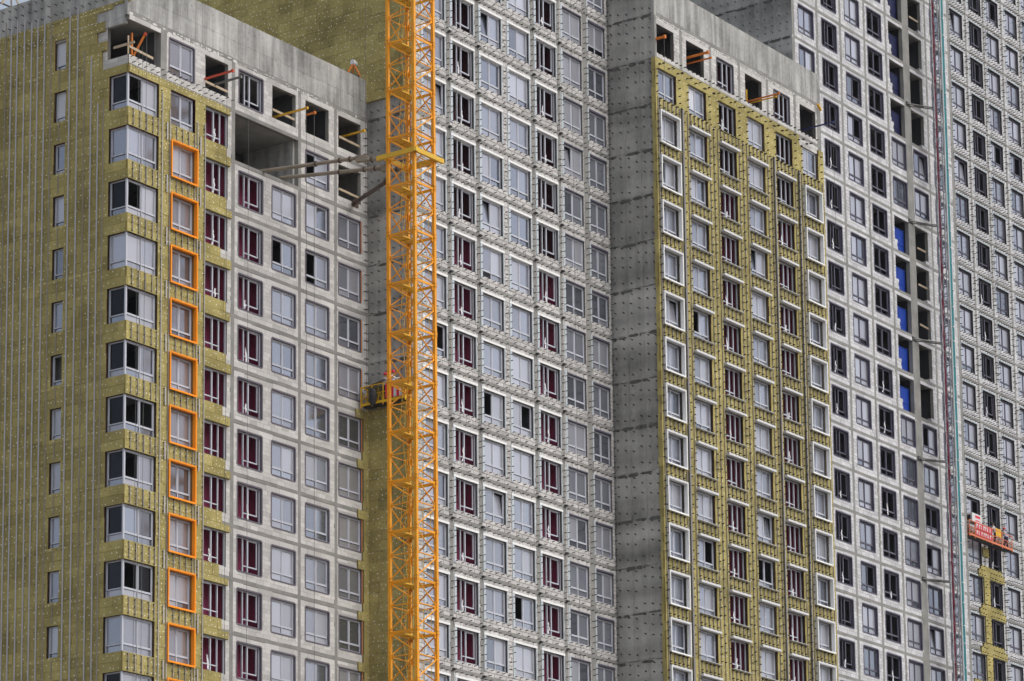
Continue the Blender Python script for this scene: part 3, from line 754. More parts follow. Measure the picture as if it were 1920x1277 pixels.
for r_ in CRW:
    z = ZC(r_)
    for c, (a, b) in CC.items():
        if not vis((a + b) / 2, -6.8, z - 1, 60): continue
        log = c in ('c3', 'c5')
        if r_ == -1:
            if log: window(T3, F3, a + .1, b, z - OPEN_H, z, 'loggia_r', .12, ring='membrane', rb=.07); loggia_lining(T3, F3, a, b, z, 'maroon_dark')
            continue
        st = {('c2', 5): 'oggg', ('c2', 10): 'gogg', ('c4', 10): 'oogg', ('c1', 5): 'gtgg', ('c1', 2): 'tggg', ('c4', 9): 'gtgg', ('c4', 3): 'tggg', ('c2', 0): 'fggg'}.get((c, r_), 'gggg')
        w_ = window(T3, F3, a, b, z - OPEN_H, z, 'loggia_r' if log else 'light', .09, st, film=random.randint(0, 7) if log and random.random() < .7 else None)
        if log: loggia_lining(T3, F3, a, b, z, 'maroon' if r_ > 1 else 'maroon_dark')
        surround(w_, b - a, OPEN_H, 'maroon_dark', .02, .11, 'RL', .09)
        if r_ >= 1:
            if c in ('c1', 'c6'):
                surround(w_, b - a, OPEN_H, 'white_frame', .045, .36, 'LRB', .09, .10)
            else:
                m_ = cached(('sill3', r3(b - a)), lambda: MB().box(-.02, b - a + .12, -.42, -.02, -.045, -.02).mesh('sill', M['white'])); local('sill', m_, w_)
            m_ = cached(('hood3', r3(b - a)), lambda: MB().box(-.08, b - a + .10, -.46, -.06, OPEN_H + .0, OPEN_H + .14).mesh('hood', M['white'])); local('hood', m_, w_)
        shorts += [(a + .1 + i * .49, z - OPEN_H - .92, z - OPEN_H - .06) for i in range(5)]
        pts += [(a + .06 + i * .49, z - OPEN_H - d) for i in range(5) for d in (.16, .66, .84)] + [(a - .22, z - d) for d in (.2, .7, 1.2, 1.7)] + [(b + .28, z - d) for d in (.2, .75, 1.25, 1.75)]
    if r_ <= 0: pts += [(42.9 + .5 * i, z - OPEN_H - .14 - .02 * (i % 2)) for i in range(41)] + [(42.8 + .55 * i + random.uniform(-.1, .1), ZC(0) + .22 + .2 * (i % 2)) for i in range(36)]
rails(T3, F3, shorts, .13, 'rail_dull', .05, .06)
cont = []
for gap_l, gap_r in ((44.9, 46.41), (48.56, 50.11), (52.26, 53.77), (55.92, 57.44), (59.59, 60.96)):
    for f_ in (.18, .5, .82):
        x_ = gap_l + (gap_r - gap_l) * f_; zc_ = ZC(0) - 2.1
        for j in range(13): cont.append((x_, zc_ - 3.0 * (j + 1) + .04, zc_ - 3.0 * j))
rails(T3, F3, cont + [(42.62, ZC(0) - 2.0 - 3 * (j + 1) + .03, ZC(0) - 2.0 - 3 * j) for j in range(13)] + [(63.5, ZC(0) - 2.0 - 3 * (j + 1) + .03, ZC(0) - 2.0 - 3 * j) for j in range(13)], .14, 'rail_dull', .05, .06)
for x_ in (45.45, 57.0, 60.3):
    rails(T3, F3, [(x_, ZC(0) - 2.0 - 3 * (j + 1) + .05, ZC(0) - 2.0 - 3 * j) for j in range(13)], .20, 'rail', .06, .07, 'pipe_rail')
    rails(T3, F3, [(x_ - .12, ZC(0) - 2.0 - 3 * (j + 1) + .05, ZC(0) - 2.0 - 3 * j) for j in range(13)], .18, 'steel_dark', .07, .07, 'pipe_rail')
pts += [(x_ - .05, ZC(0) - 2.3 - .6 * j) for x_ in (45.75, 49.35, 53.0, 56.65, 60.3, 42.75) for j in range(60)]
brackets(T3, F3, pts, .11, ln=.17, n_ind=300, k=1.55)

# ================================================================== fourth tower (pale blocks, dark frames)
T4 = empty('apartment_tower', (64.4, -4.3, 0), 'pale block tower with dark window frames beside the hoist', 'building')
F4, S4 = Face('F', -4.30), Face('S', 64.44)
DC = dict(d1=65.40, d2=68.70, d3=72.10, d4=75.42, d5=78.68, d6=81.98, d7=85.24)
DW = 2.06
DG = list(range(-11, 12))
dcols = [(64.62, .35), (67.98, .30), (71.35, .28), (74.92, .26), (78.18, .26), (81.28, 1.0), (84.42, .24), (88.2, .35)]
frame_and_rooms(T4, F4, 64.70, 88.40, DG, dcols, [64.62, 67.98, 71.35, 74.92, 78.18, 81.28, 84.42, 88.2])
mass(T4, 64.8, 88.2, -4.0, 20, 108, 'concrete_dark')
D_OPEN = lambda g_: g_ <= -6 or -3 <= g_ <= 1
backing, bl, li = [], [], []
for g_ in DG:
    z = zt(g_); hs_ = []
    for c, x in DC.items():
        if c in ('d5', 'd6') and D_OPEN(g_): hs_.append((78.62 if c == 'd5' else 81.78, 80.79 if c == 'd5' else 83.75, z - 2.45, z + .10))
        else: hs_.append((x, x + DW, z - OPEN_H + .05, z + .05))
    backing += subtract((64.7, 88.38, z - 2.45, z + .35), hs_)
    cl = [(c - w_ / 2, c + w_ / 2, z - 3, z + 1) for c, w_ in dcols]
    for q in subtract((64.7, 88.38, z - 2.45, z + .35), hs_ + cl): (li if q[2] > z - .01 and q[3] - q[2] < .4 else bl).append(q)
mb = MB()
for r in backing: F4.box(mb, r[0], r[1], -.25, -.014, r[2], r[3])
bw = mb.build('block_wall', M['mortar'], T4)
pieces('block', bw, F4, layout(bl, .62, .245, .018, jit=.12) + layout(li, 1.2, .3, .014), -.08, 0.0, 'blockd', 300, .012)
for g_ in DG:
    z = zt(g_)
    for c, x in DC.items():
        if not vis(x + 1, -4.3, z - 1, 60): continue
        if c in ('d5', 'd6') and D_OPEN(g_): continue
        if c == 'd1' and g_ > -6: continue
        st, sty, fl = 'gggg', 'dark', None
        if c == 'd2': sty = 'dark_loggia'; fl = random.randint(0, 7) if g_ > -5 and random.random() < .7 else None
        if c == 'd4': st = 'oooo'; fl = random.randint(0, 7) if g_ > 0 and random.random() < .7 else None
        if c == 'd3': st = {-6: 'gogg', -5: 'gogg', 6: 'gogg', 0: 'gggc'}.get(g_, 'gggg')
        if c == 'd6': st = {2: 'oggg', 4: 'oogg', 5: 'oggg', 7: 'tggg', -5: 'gtgg'}.get(g_, 'gggg')
        if c == 'd5' and g_ == -4: st = 'gggg'
        window(T4, F4, x, x + DW, z - OPEN_H + .05, z + .05, sty, .12, st, ring='membrane_d', rb=.10, film=fl)
        mb = MB()
        for q in range(3):
            xx, zz = random.choice([(x - .12, z + .1), (x + DW + .1, z + .12), (x - .12, z - OPEN_H - .02), (x + DW + .1, z - OPEN_H)]); s0 = random.uniform(.03, .06)
            F4.box(mb, xx - s0, xx + s0, 0, .03, zz - s0 * 1.3, zz + s0)
        mb.build('foam_smear', M['foam'], T4)
    for x_ in (78.64,):                       # stepped blocks left at the foot of the open bays
        if D_OPEN(g_) and vis(x_, -4.3, z - 2, 40):
            for q, (l, h0) in enumerate(((.42, 0), (.34, .26), (.42, .52))):
                mb = MB(); F4.box(mb, 78.62, 78.62 + l, -.24, -.002, z - 2.45 + h0 + .005, z - 2.45 + h0 + .25); mb.build('block', M['block_od'], T4, org=F4.pt(78.62, 0, z - 2.4 + h0))
            mb = MB(); F4.box(mb, 83.30, 83.75, -.30, .03, z - 2.45 + .01, z - 2.20); mb.build('block', M['block_od'], T4, org=F4.pt(83.3, 0, z - 2.4))
panel_wall(T4, S4, -4.30, 14, 80, 108, .25, 'concrete_dark', step_u=1.2, zphase=zt(0) + .45)
for g_ in range(-11, -4): ridge(T4, S4, -4.2, 8, zt(g_) + .40, 'joint_stain', hmax=.20); ridge(T4, S4, -4.2, 8, zt(g_) + .49, 'concrete', hmax=.07, w0=.012)
brackets(T4, S4, [(y + random.uniform(-.05, .05), z_) for z_ in [85 + 3 * j + d for j in range(6) for d in (.25, .8, 1.4, 1.9, 2.5)] for y in [-4.0 + .6 * i for i in range(16)]], 0, n_ind=100)

# ================================================================== fifth tower (far right, brackets everywhere)
T5 = empty('apartment_tower', (88.4, -2.3, 0), 'farthest tower at the right edge, its block front thick with brackets', 'building')
F5 = Face('F', -2.25)
EC = dict(e1=92.52, e2=95.80, e3=98.80, e4=102.15, e5=105.2, e6=108.2)
EW = 2.1
EG = list(range(-14, 10))
ecols = [(95.2, .30), (98.3, .26), (101.5, .3), (104.8, .28), (107.8, .28)]
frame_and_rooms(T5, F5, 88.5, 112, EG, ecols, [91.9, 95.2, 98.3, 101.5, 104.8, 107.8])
mass(T5, 88.6, 112, -2.0, 20, 115, 'concrete_dark')
backing, bl, li = [], [], []
for g_ in EG:
    z = zt(g_); hs_ = [(x, x + EW, z - OPEN_H + .05, z + .05) for x in EC.values()]
    backing += subtract((90, 112, z - 2.45, z + .35), hs_)
    cl = [(c - w_ / 2, c + w_ / 2, z - 3, z + 1) for c, w_ in ecols]
    for q in subtract((90, 112, z - 2.45, z + .35), hs_ + cl): (li if q[2] > z - .01 else bl).append(q)
mb = MB()
for r in backing: F5.box(mb, r[0], r[1], -.25, -.014, r[2], r[3])
bw = mb.build('block_wall', M['mortar_dark'], T5)
pieces('block', bw, F5, layout(bl, .62, .245, .02, jit=.12) + layout(li, .8, .3, .016), -.08, 0.0, 'blockd', 300, .012)
pts = []
for g_ in EG:
    z = zt(g_)
    for c, x in EC.items():
        if not vis(x + 1, -2.3, z - 1, 60): continue
        st = {('e1', -10): 'tggg', ('e1', 3): 'gogg', ('e3', -11): 'gogg', ('e4', -7): 'gogg', ('e3', -7): 'gogg', ('e1', -6): 'gtgg', ('e5', -5): 'oggg'}.get((c, g_), 'gggg')
        lg = c == 'e2'
        w_ = window(T5, F5, x, x + EW, z - OPEN_H + .05, z + .05, 'dark_loggia' if lg else 'dark', .12, st, film=random.randint(0, 7) if lg and g_ > -4 and random.random() < .75 else None)
        surround(w_, EW, OPEN_H, 'gasket', .05, .02, 'RT', .12)
        if not lg or g_ < 4: surround(w_, EW, OPEN_H, 'galv', .10, .03, 'L', .12)
        m_ = cached(('etop',), lambda: MB().box(-.1, EW + .1, -.17, -.115, OPEN_H + .05, OPEN_H + .16).mesh('trim', M['galv'])); local('trim', m_, w_)
        x0, x1 = x - .15, x + EW + .15
        pts += [(x0 + i * (x1 - x0) / 6, z + .26) for i in range(7)] + [(x0 + .2 + i * (x1 - x0 - .3) / 5, z + .62) for i in range(6)] + [(x0 + .1 + i * (x1 - x0 - .2) / 5, z - OPEN_H - .08) for i in range(6)]
        pts += [(x0 - .05, z - d) for d in (.15, .55, 1.0, 1.5)] + [(x1 + .1, z - d) for d in (.2, .65, 1.1, 1.6)] + [(x1 + .32, z - d) for d in (.4, 1.2)]
brackets(T5, F5, pts, .02, ln=.22, n_ind=300, k=1.2)
w5 = []
for g_ in range(5, 10):
    z = zt(g_)
    w5 += [(94.75, 95.72, z - 1.9, z + .1), (93.9 if g_ < 8 else 92.6, 98.15, z + .12, z + .72), (94.3 if g_ < 8 else 92.6, 97.75, z + .72, z + 1.05)]
w5 = [r for r in w5 if r[3] < 57.2]
w5 += [(94.75, 95.72, 57.2, 57.9)]
mb = MB()
for r in w5: F5.box(mb, r[0], r[1], 0, .075, r[2], r[3])
we = mb.build('insulation', M['wool_core'], T5)
pieces('insulation_board', we, F5, layout(w5, 1.1, .6, .012), .06, .12, 'blockw', 60, .01)
dowels(we, F5, w5, .13, (.35, .35), .85)

# ================================================================== tower crane mast
NX, NY, NZ, SEC, MS = 13.08, -9.53, 54.447, 2.81, 1.81
crane = empty('tower_crane_mast', (NX + MS / 2, NY + MS / 2, 0), 'yellow lattice mast of a tower crane standing before the towers', 'crane')
LG = {'n': (NX, NY), 'l': (NX, NY + MS), 'r': (NX + MS, NY), 'b': (NX + MS, NY + MS)}
ZTOP = NZ + SEC * 10
for k_, (x, y) in LG.items():
    for i in range(-9, 10):
        zz = NZ + SEC * i; mat = 'crane'
        me = cached(('leg', k_), lambda: (lambda b: (b.box(-.088, .088, -.088, .088, -SEC + .004, -.004), b.box(-.105, .105, -.105, .105, -.17, -.004), b.box(-.105, .105, -.105, .105, -SEC + .004, -SEC + .13),
             [b.box(sx * .07 - .016, sx * .07 + .016, -.118, -.098, q - .018, q + .018, 1) for sx in (-1, 1) for q in (-.10, -SEC + .07)],
             [b.box(-.118, -.098, sx * .07 - .016, sx * .07 + .016, q - .018, q + .018, 1) for sx in (-1, 1) for q in (-.10, -SEC + .07)]) and b)(MB()).mesh('mast_leg', [M['crane'], M['steel_dark']]))
        place('mast_leg', me, crane, (x, y, zz))
me = MB().box(-.078, .078, -.078, .078, 0, NZ - SEC * 10 - .01).mesh('mast_leg_low', M['crane'])
for x, y in LG.values(): place('mast_leg', me, crane, (x, y, 0))
def strut(a, b, r, name, key, mat='crane', flat=None):
    a = Vector(a); b = Vector(b)
    def f():
        m = MB()
        if flat: m.bar((0, 0, 0), b - a, flat[0], flat[1])
        else: m.tube((0, 0, 0), b - a, r, 7)
        return m.mesh(name, M[mat])
    place(name, cached(key, f), crane, a)
for i in range(-9, 10):
    z0 = NZ + SEC * i; zm, z1 = z0 - SEC / 2, z0 - SEC
    for q, (p, o) in enumerate((('n', 'l'), ('n', 'r'), ('b', 'l'), ('b', 'r'))):
        A_, B_ = Vector((*LG[p], 0)), Vector((*LG[o], 0)); d = (B_ - A_).normalized(); A2, B2 = A_ + d * .08, B_ - d * .08
        Z = lambda v, h: Vector((v.x, v.y, h))
        bk = q > 1; mt = 'crane'
        strut(Z(A2, z0 - .07), Z(B2, z0 - .07), 0, 'ring_beam', ('ring', q), mt, (.06, .13))
        strut(Z(A2, zm), Z(B2, zm), .036, 'brace', ('mid', q), mt)
        if q in (0, 3):
            strut(Z(B2, z0 - .16), Z(A2, zm + .1), .044, 'brace', ('d1', q), mt); strut(Z(A2, zm - .1), Z(B2, z1 + .12), .040, 'brace', ('d2', q), mt)
        else:
            strut(Z(A2, z0 - .16), Z(B2, zm + .1), .040, 'brace', ('d1', q), mt); strut(Z(B2, zm - .1), Z(A2, z1 + .12), .040, 'brace', ('d2', q), mt)
        for v_, h_ in ((A2, zm), (B2, zm), (A2, z0 - .2), (B2, z0 - .2)):
            sg = d if v_ is A2 else -d
            place('gusset', cached(('gus', q, v_ is A2), lambda: MB().bar(Vector((0, 0, 0)), sg * .13, .022, .26).mesh('gusset', M[mt])), crane, Z(v_, h_))
    # service platform, ladder and hoops
    pm = cached('plat', lambda: (lambda b: (b.box(.1, MS - .1, 1.0, MS - .1, -.05, -.02), b.box(.1, MS - .1, .97, 1.0, -.10, -.02), b.box(.08, .13, .12, MS - .12, -.11, -.055), b.box(.9, .95, .12, MS - .12, -.11, -.055), b.box(MS - .13, MS - .08, .12, MS - .12, -.11, -.055)) and b)(MB()).mesh('platform', M['crane_yellow']))
    place('platform', pm, crane, (NX, NY, z0 - .10))
    sx = .35 if i % 2 else 1.0
    def lad():
        b = MB(); b.tube((0, 0, 0), (0, 0, SEC), .014, 6); b.tube((.4, 0, 0), (.4, 0, SEC), .014, 6)
        for j in range(9): b.tube((0, 0, .15 + j * .3), (.4, 0, .15 + j * .3), .009, 5)
        return b.mesh('ladder', M['crane_yellow'])
    place('ladder', cached('ladder', lad), crane, (NX + sx, NY + MS - .45, z1 + .04), rot=(R(6 if i % 2 else -6), 0, 0))
    def hoop():
        b = MB(); p = [(.05, 0, 0), (.05, 0, 1.0), (.12, 0, 1.12), (.7, 0, 1.12), (.78, 0, 1.0), (.78, 0, 0)]
        for a_, c_ in zip(p, p[1:]): b.tube(a_, c_, .016, 6)
        return b.mesh('guard_hoop', M['crane_yellow'])
    place('guard_hoop', cached('hoop', hoop), crane, (NX + MS - .9, NY + .28, z1 + .1))
    def cable():
        b = MB(); rd = random.Random(3); p = Vector((0, 0, 0))
        for j in range(9):
            n_ = Vector((rd.uniform(-.07, .07), rd.uniform(-.05, .05), SEC * (j + 1) / 9));
            if j == 8: n_ = Vector((0, 0, SEC))
            b.tube(p, n_, .012, 5); p = n_
        return b.mesh('power_cable', M['steel_dark'])
    place('power_cable', cached('pcable', cable), crane, (NX + MS - .25, NY + MS - .2, z1)); place('power_cable', _mesh['pcable'], crane, (NX + .95, NY + MS - .15, z1 ), rot=(0, 0, 1.5))
# collar with its props to the building
ZK = 64.55
for nm, a_, b_ in (('collar_beam', (NX - .2, NY - .35, ZK), (NX - .2, NY + MS + .62, ZK)), ('collar_beam', (NX - .34, NY - .2, ZK), (NX + MS + .62, NY - .2, ZK)), ('collar_beam', (NX + MS + .2, NY - .05, ZK), (NX + MS + .2, NY + MS + .5, ZK)), ('collar_beam', (NX - .05, NY + MS + .2, ZK), (NX + MS + .05, NY + MS + .2, ZK))):
    MB().bar(a_, b_, .17, .26).build(nm, M['crane_yellow'], crane, org=a_)
q1, q2 = ray_to(486, 322, 1, .3), ray_to(526, 334, 1, .3); q3 = ray_to(664, 381, 1, .1)
def prop(a_, b_, r, mat, name='tie_prop', fl=(.35, .55, .78)):
    a_ = Vector(a_); b_ = Vector(b_); m = MB(); m.tube(a_, b_, r, 12)
    m.build(name, M[mat], crane, org=a_, smooth=False)
    for f_ in fl:
        c = a_ + (b_ - a_) * f_; d = (b_ - a_).normalized()
        MB().tube(c - d * .05, c + d * .05, r * 1.5, 12).build('flange', M['rust_dark'], crane, org=c)
p1 = Vector((NX - .2, NY + MS + .62, ZK)); p2 = Vector((NX + MS + .2, NY + MS + .5, ZK))
for pa, qb in ((p1, q1), (p2, q2)):
    d = (qb - pa).normalized(); c0 = pa + d * 1.15
    prop(pa, c0, .10, 'rust', fl=(.3,)); prop(c0 + Vector((0, 0, .18)) - d * .25, qb, .11, 'rust', fl=(.12, .22, .45))
    m = MB().bar(c0 - d * .55 + Vector((0, 0, .1)), c0 + d * .15 + Vector((0, 0, .1)), .30, .34); m.build('adjuster', M['rust'], crane, org=c0)
prop((NX + .3, NY + MS + .2, ZK - 1.2), q3, .125, 'rust_dark', fl=(.06, .94))
MB().box(q3.x - .3, q3.x + .3, .0, .5, q3.z - .25, q3.z + .05).build('prop_shoe', M['rust_dark'], crane)

# ================================================================== passenger hoist mast on the fourth tower
hc = ray_to(1768.5, 430, 1, -5.75); HX, HY = hc.x, -5.75
hoist = empty('hoist_mast', (HX, HY, 0), 'slim grey hoist mast with teal guide and dark red cable', 'hoist')
def hsec():
    b = MB(); a = .30; L_ = 1.5
    for sx in (-a, a):
        for sy in (-a, a): b.box(sx - .035, sx + .035, sy - .035, sy + .035, 0, L_)
    for z_ in (.02, .75, 1.46):
        for s_ in (-a, a): b.bar((-a, s_, z_), (a, s_, z_), .04); b.bar((s_, -a, z_), (s_, a, z_), .04)
    for s_ in (-a, a):
        b.bar((-a, s_, .02), (a, s_, .75), .03); b.bar((a, s_, .75), (-a, s_, 1.46), .03); b.bar((s_, -a, .02), (s_, a, .75), .03); b.bar((s_, a, .75), (s_, -a, 1.46), .03)
    b.box(-.05, .05, -a - .05, -a, 0, L_)
    return b.mesh('mast_section', M['hoist_zinc'])
M['hoist_zinc'] = new_mat('hoist_zinc', (0.32, 0.34, 0.37), 0.45, metal=0.3, var=0.15, scale=2)
for i in range(0, 76): place('mast_section', cached('hsec', hsec), hoist, (HX, HY, i * 1.502))
tg = ray_to(1779, 430, 1, -6.15); rc = ray_to(1762, 430, 1, -6.1)
MB().box(tg.x - .18, tg.x + .18, -6.2, -6.12, 0, 114).build('guide_strip', M['teal'], hoist, org=(tg.x, -6.15, 0))
for dx in (-.225, .225): MB().box(tg.x + dx - .035, tg.x + dx + .035, -6.22, -6.12, 0, 114).build('guide_edge', M['white'], hoist, org=(tg.x + dx, -6.15, 0))
MB().box(rc.x - .14, rc.x - .11, -6.12, -6.08, 0, 114).build('guide_edge', M['white'], hoist, org=(rc.x, -6.1, 0))
MB().box(tg.x + .27, tg.x + .36, -6.1, -6.0, 0, 114).build('guide_edge', M['steel_dark'], hoist, org=(tg.x, -6.1, 0))
clip = MB().box(-.05, .12, -.06, 0, -.04, .04).mesh('clip', M['galv'])
for i in range(50): place('clip', clip, hoist, (tg.x + random.uniform(-.05, .12), -6.2, 30 + i * 1.5 + random.uniform(-.3, .3)))
mb = MB(); pz = Vector((rc.x, -6.1, 28)); rd = random.Random(5)
while pz.z < 114:
    nz = Vector((rc.x + rd.uniform(-.05, .05), -6.1 + rd.uniform(-.05, .05), pz.z + rd.uniform(.25, .5))); mb.tube(pz, nz, rd.uniform(.06, .11), 6); pz = nz
mb.build('trailing_cable', M['red_cable'], hoist)
for (ua, va) in ((1700, 195), (1705, 415), (1712, 636), (1722, 860), (1730, 1086)):
    a_ = ray_to(ua, va, 1, -4.32); zz = a_.z + .05
    for j, (dx, dz) in enumerate(((0, 0), (.35, -.08))):
        MB().tube((a_.x + dx, -4.30, zz + dz), (HX - .3 + .2 * j, HY + .32, zz + dz + .02), .05, 8).build('wall_tie', M['steel_grey'], hoist)
    MB().bar((a_.x + .7, -4.6, zz - .02), (HX - .9, HY + .75, zz), .05, .05).build('wall_tie', M['galv'], hoist)
    MB().box(a_.x - .12, a_.x + .5, -4.36, -4.315, zz - .16, zz + .14).build('tie_plate', M['steel_dark'], hoist)

# ================================================================== people
def person(label, base, head_rot, jacket, trousers, helmet, arms='down', stoop=0.0):
    bx, by, bz = base; H = 1.75
    ca, sa = math.cos(head_rot), math.sin(head_rot)
    def P(f, s, z): return (f * ca - s * sa, f * sa + s * ca, z)      # forward, side, up
    st = stoop
    J = {'pelvis': (P(0, 0, .95), .13, .11), 'waist': (P(.03 * st, 0, 1.10), .125, .10), 'chest': (P(.10 * st, 0, 1.32), .15, .11), 'neckb': (P(.16 * st, 0, 1.47), .07, .07), 'neck': (P(.18 * st, 0, 1.53), .052, .055),
         'jaw': (P(.21 * st + .01, 0, 1.60), .066, .075), 'head': (P(.21 * st, 0, 1.68), .082, .095), 'crown': (P(.20 * st, 0, 1.75), .055, .06)}
    E_ = [('pelvis', 'waist'), ('waist', 'chest'), ('chest', 'neckb'), ('neckb', 'neck'), ('neck', 'jaw'), ('jaw', 'head'), ('head', 'crown')]
    arm_e, leg_e = [], []
    J['nose'] = (P(.21 * st + .105, 0, 1.655), .012, .012); E_.append(('head', 'nose'))
    for s_, t in ((1, 'L'), (-1, 'R')):
        up = arms == 'reach'
        J['sh' + t] = (P(.14 * st, .19 * s_, 1.43), .062, .062)
        J['el' + t] = (P(.30 if up else .04, .25 * s_, 1.22 if up else 1.13), .047, .047)
        J['wr' + t] = (P(.52 if up else .20, .20 * s_, 1.30 if up else .93), .032, .03)
        J['pa' + t] = (P(.60 if up else .24, .19 * s_, 1.32 if up else .85), .036, .02)
        arm_e += [('neckb', 'sh' + t), ('sh' + t, 'el' + t), ('el' + t, 'wr' + t)]
        E_.append(('wr' + t, 'pa' + t))
        for q, (o_, l_) in enumerate(((-.03, .075), (-.01, .085), (.012, .08), (.03, .065))):
            b0 = J['pa' + t][0]; nm = 'f%d%s' % (q, t)
            dv = P(.5, 0, .1) if up else P(.3, 0, -.9)
            J[nm] = ((b0[0] + dv[0] * l_ - sa * o_, b0[1] + dv[1] * l_ + ca * o_, b0[2] + dv[2] * l_), .009, .009); E_.append(('pa' + t, nm))
        b0 = J['pa' + t][0]; J['th' + t] = ((b0[0] - sa * -.055 * s_, b0[1] + ca * -.055 * s_, b0[2] + .0), .010, .010); E_.append(('wr' + t, 'th' + t))
        J['hip' + t] = (P(0, .10 * s_, .90), .10, .10); J['kn' + t] = (P(.05, .11 * s_, .49), .062, .065); J['an' + t] = (P(-.01 + .04 * s_, .115 * s_, .09), .043, .045); J['to' + t] = (P(.15 + .04 * s_, .125 * s_, .045), .042, .035)
        leg_e += [('pelvis', 'hip' + t), ('hip' + t, 'kn' + t), ('kn' + t, 'an' + t)]; E_.append(('an' + t, 'to' + t))
    def skin(name, edges, mat, grow, parent, root):
        used = []
        for a_, b_ in edges:
            for q in (a_, b_):
                if q not in used: used.append(q)
        me = bpy.data.meshes.new(name); me.from_pydata([J[q][0] for q in used], [(used.index(a_), used.index(b_)) for a_, b_ in edges], [])
        me.materials.append(M[mat]); o = bpy.data.objects.new(name, me); COL.objects.link(o)
        sk = o.modifiers.new('skin', 'SKIN'); sv = me.skin_vertices[0].data
        for q, v in zip(used, sv): v.radius = (J[q][1] * grow + (grow - 1) * .02, J[q][2] * grow + (grow - 1) * .02)
        sv[used.index(root)].use_root = True
        o.modifiers.new('sub', 'SUBSURF').levels = 1; o.modifiers['sub'].render_levels = 2
        me.polygons.foreach_set('use_smooth', [True] * len(me.polygons))
        if parent: o.parent = parent
        return o
    body = skin('person', E_ + arm_e + leg_e, 'skin', 1.0, None, 'pelvis'); body.location = base
    tag(body, label, 'person')
    skin('jacket', [('pelvis', 'waist'), ('waist', 'chest'), ('chest', 'neckb')] + arm_e, jacket, 1.22, body, 'pelvis')
    skin('trousers', leg_e + [('pelvis', 'waist')], trousers, 1.22, body, 'pelvis')
    skin('boots', [('anL', 'toL')], 'black', 1.35, body, 'anL'); skin('boots', [('anR', 'toR')], 'black', 1.35, body, 'anR')
    hm = MB(); c = Vector(J['head'][0]) + Vector((0, 0, .02)); n_ = 12
    rows = [(.128, 0.0), (.126, .05), (.105, .10), (.06, .135), (.0, .15)]
    rings = []
    for r_, h_ in rows: rings.append([(c.x + r_ * math.cos(2 * math.pi * i / n_), c.y + r_ * math.sin(2 * math.pi * i / n_), c.z + h_) for i in range(n_)])
    for a_, b_ in zip(rings, rings[1:]):
        for i in range(n_): hm.poly([a_[i], a_[(i + 1) % n_], b_[(i + 1) % n_], b_[i]])
    fv = Vector(P(1, 0, 0)); sv_ = Vector(P(0, 1, 0))
    hm.poly([c + fv * .10 - sv_ * .09, c + fv * .185 - sv_ * .05, c + fv * .185 + sv_ * .05, c + fv * .10 + sv_ * .09])
    ho = bpy.data.objects.new('helmet', hm.mesh('helmet', M[helmet], smooth=True)); COL.objects.link(ho); ho.parent = body
    for s_ in (-1, 1):
        e = Vector(J['head'][0]) + fv * .088 + sv_ * .032 * s_ + Vector((0, 0, .005)); em = MB().box(e.x - .011, e.x + .011, e.y - .011, e.y + .011, e.z - .007, e.z + .007)
        eo = bpy.data.objects.new('eye', em.mesh('eye', M['gasket'])); COL.objects.link(eo); eo.parent = body
    return body

# ================================================================== suspended cradles
def cradle(name, label, face, u0, u1, z, w_in, w_out, mat, posts, deck='black', h=1.15):
    cx = face.pt((u0 + u1) / 2, (w_in + w_out) / 2, z); T = empty(name, cx, label, 'cradle')
    def part(nm, m_, *b):
        mb = MB(); face.box(mb, *b); mb.build(nm, M[m_], T, org=face.pt((b[0] + b[1]) / 2, b[2], b[4]))
    part('deck', deck, u0 + .02, u1 - .02, w_in + .02, w_out - .02, z, z + .05)
    part('deck_frame', deck, u0 + .1, u1 - .1, w_in + .1, w_out - .1, z - .09, z - .004)
    for u in posts:
        for w in (w_in, w_out - .05): part('post', mat, u - .03, u + .03, w, w + .05, z - .14, z + h)
    for w in (w_in + .005, w_out - .045):
        hh = h if w > w_in + .1 else h * .85
        for a_, b_ in zip(posts, posts[1:]):
            part('top_rail', mat, a_ + .031, b_ - .031, w, w + .04, z + hh - .05, z + hh); part('middle_rail', mat, a_ + .031, b_ - .031, w, w + .04, z + h * .52, z + h * .52 + .035); part('toe_board', mat, a_ + .031, b_ - .031, w, w + .04, z - .02, z + .13)
            n_ = max(1, round((b_ - a_) / .5)); du = (b_ - a_ - .07) / n_
            for i in range(n_):
                ua, ub = a_ + .035 + i * du, a_ + .035 + (i + 1) * du; um = (ua + ub) / 2
                MB().bar(face.pt(ua, w + .02, z + .13), face.pt(um, w + .02, z + h * .52), .022).build('lattice_bar', M[mat], T); MB().bar(face.pt(um, w + .02, z + h * .52), face.pt(ub, w + .02, z + .13), .022).build('lattice_bar', M[mat], T)
    for u in (u0, u1):
        part('end_rail', mat, u - .025, u + .025, w_in + .051, w_out - .051, z + h - .05, z + h); part('end_rail', mat, u - .025, u + .025, w_in + .051, w_out - .051, z + .5, z + .54); part('end_rail', mat, u - .025, u + .025, w_in + .051, w_out - .051, z - .02, z + .13)
    return T
def rope(label, p, q, r=.011, cat='rope', group=None):
    o = MB().tube(p, q, r, 5).build('hanging_rope', M['rope'], None, org=p); return tag(o, label, cat, group)

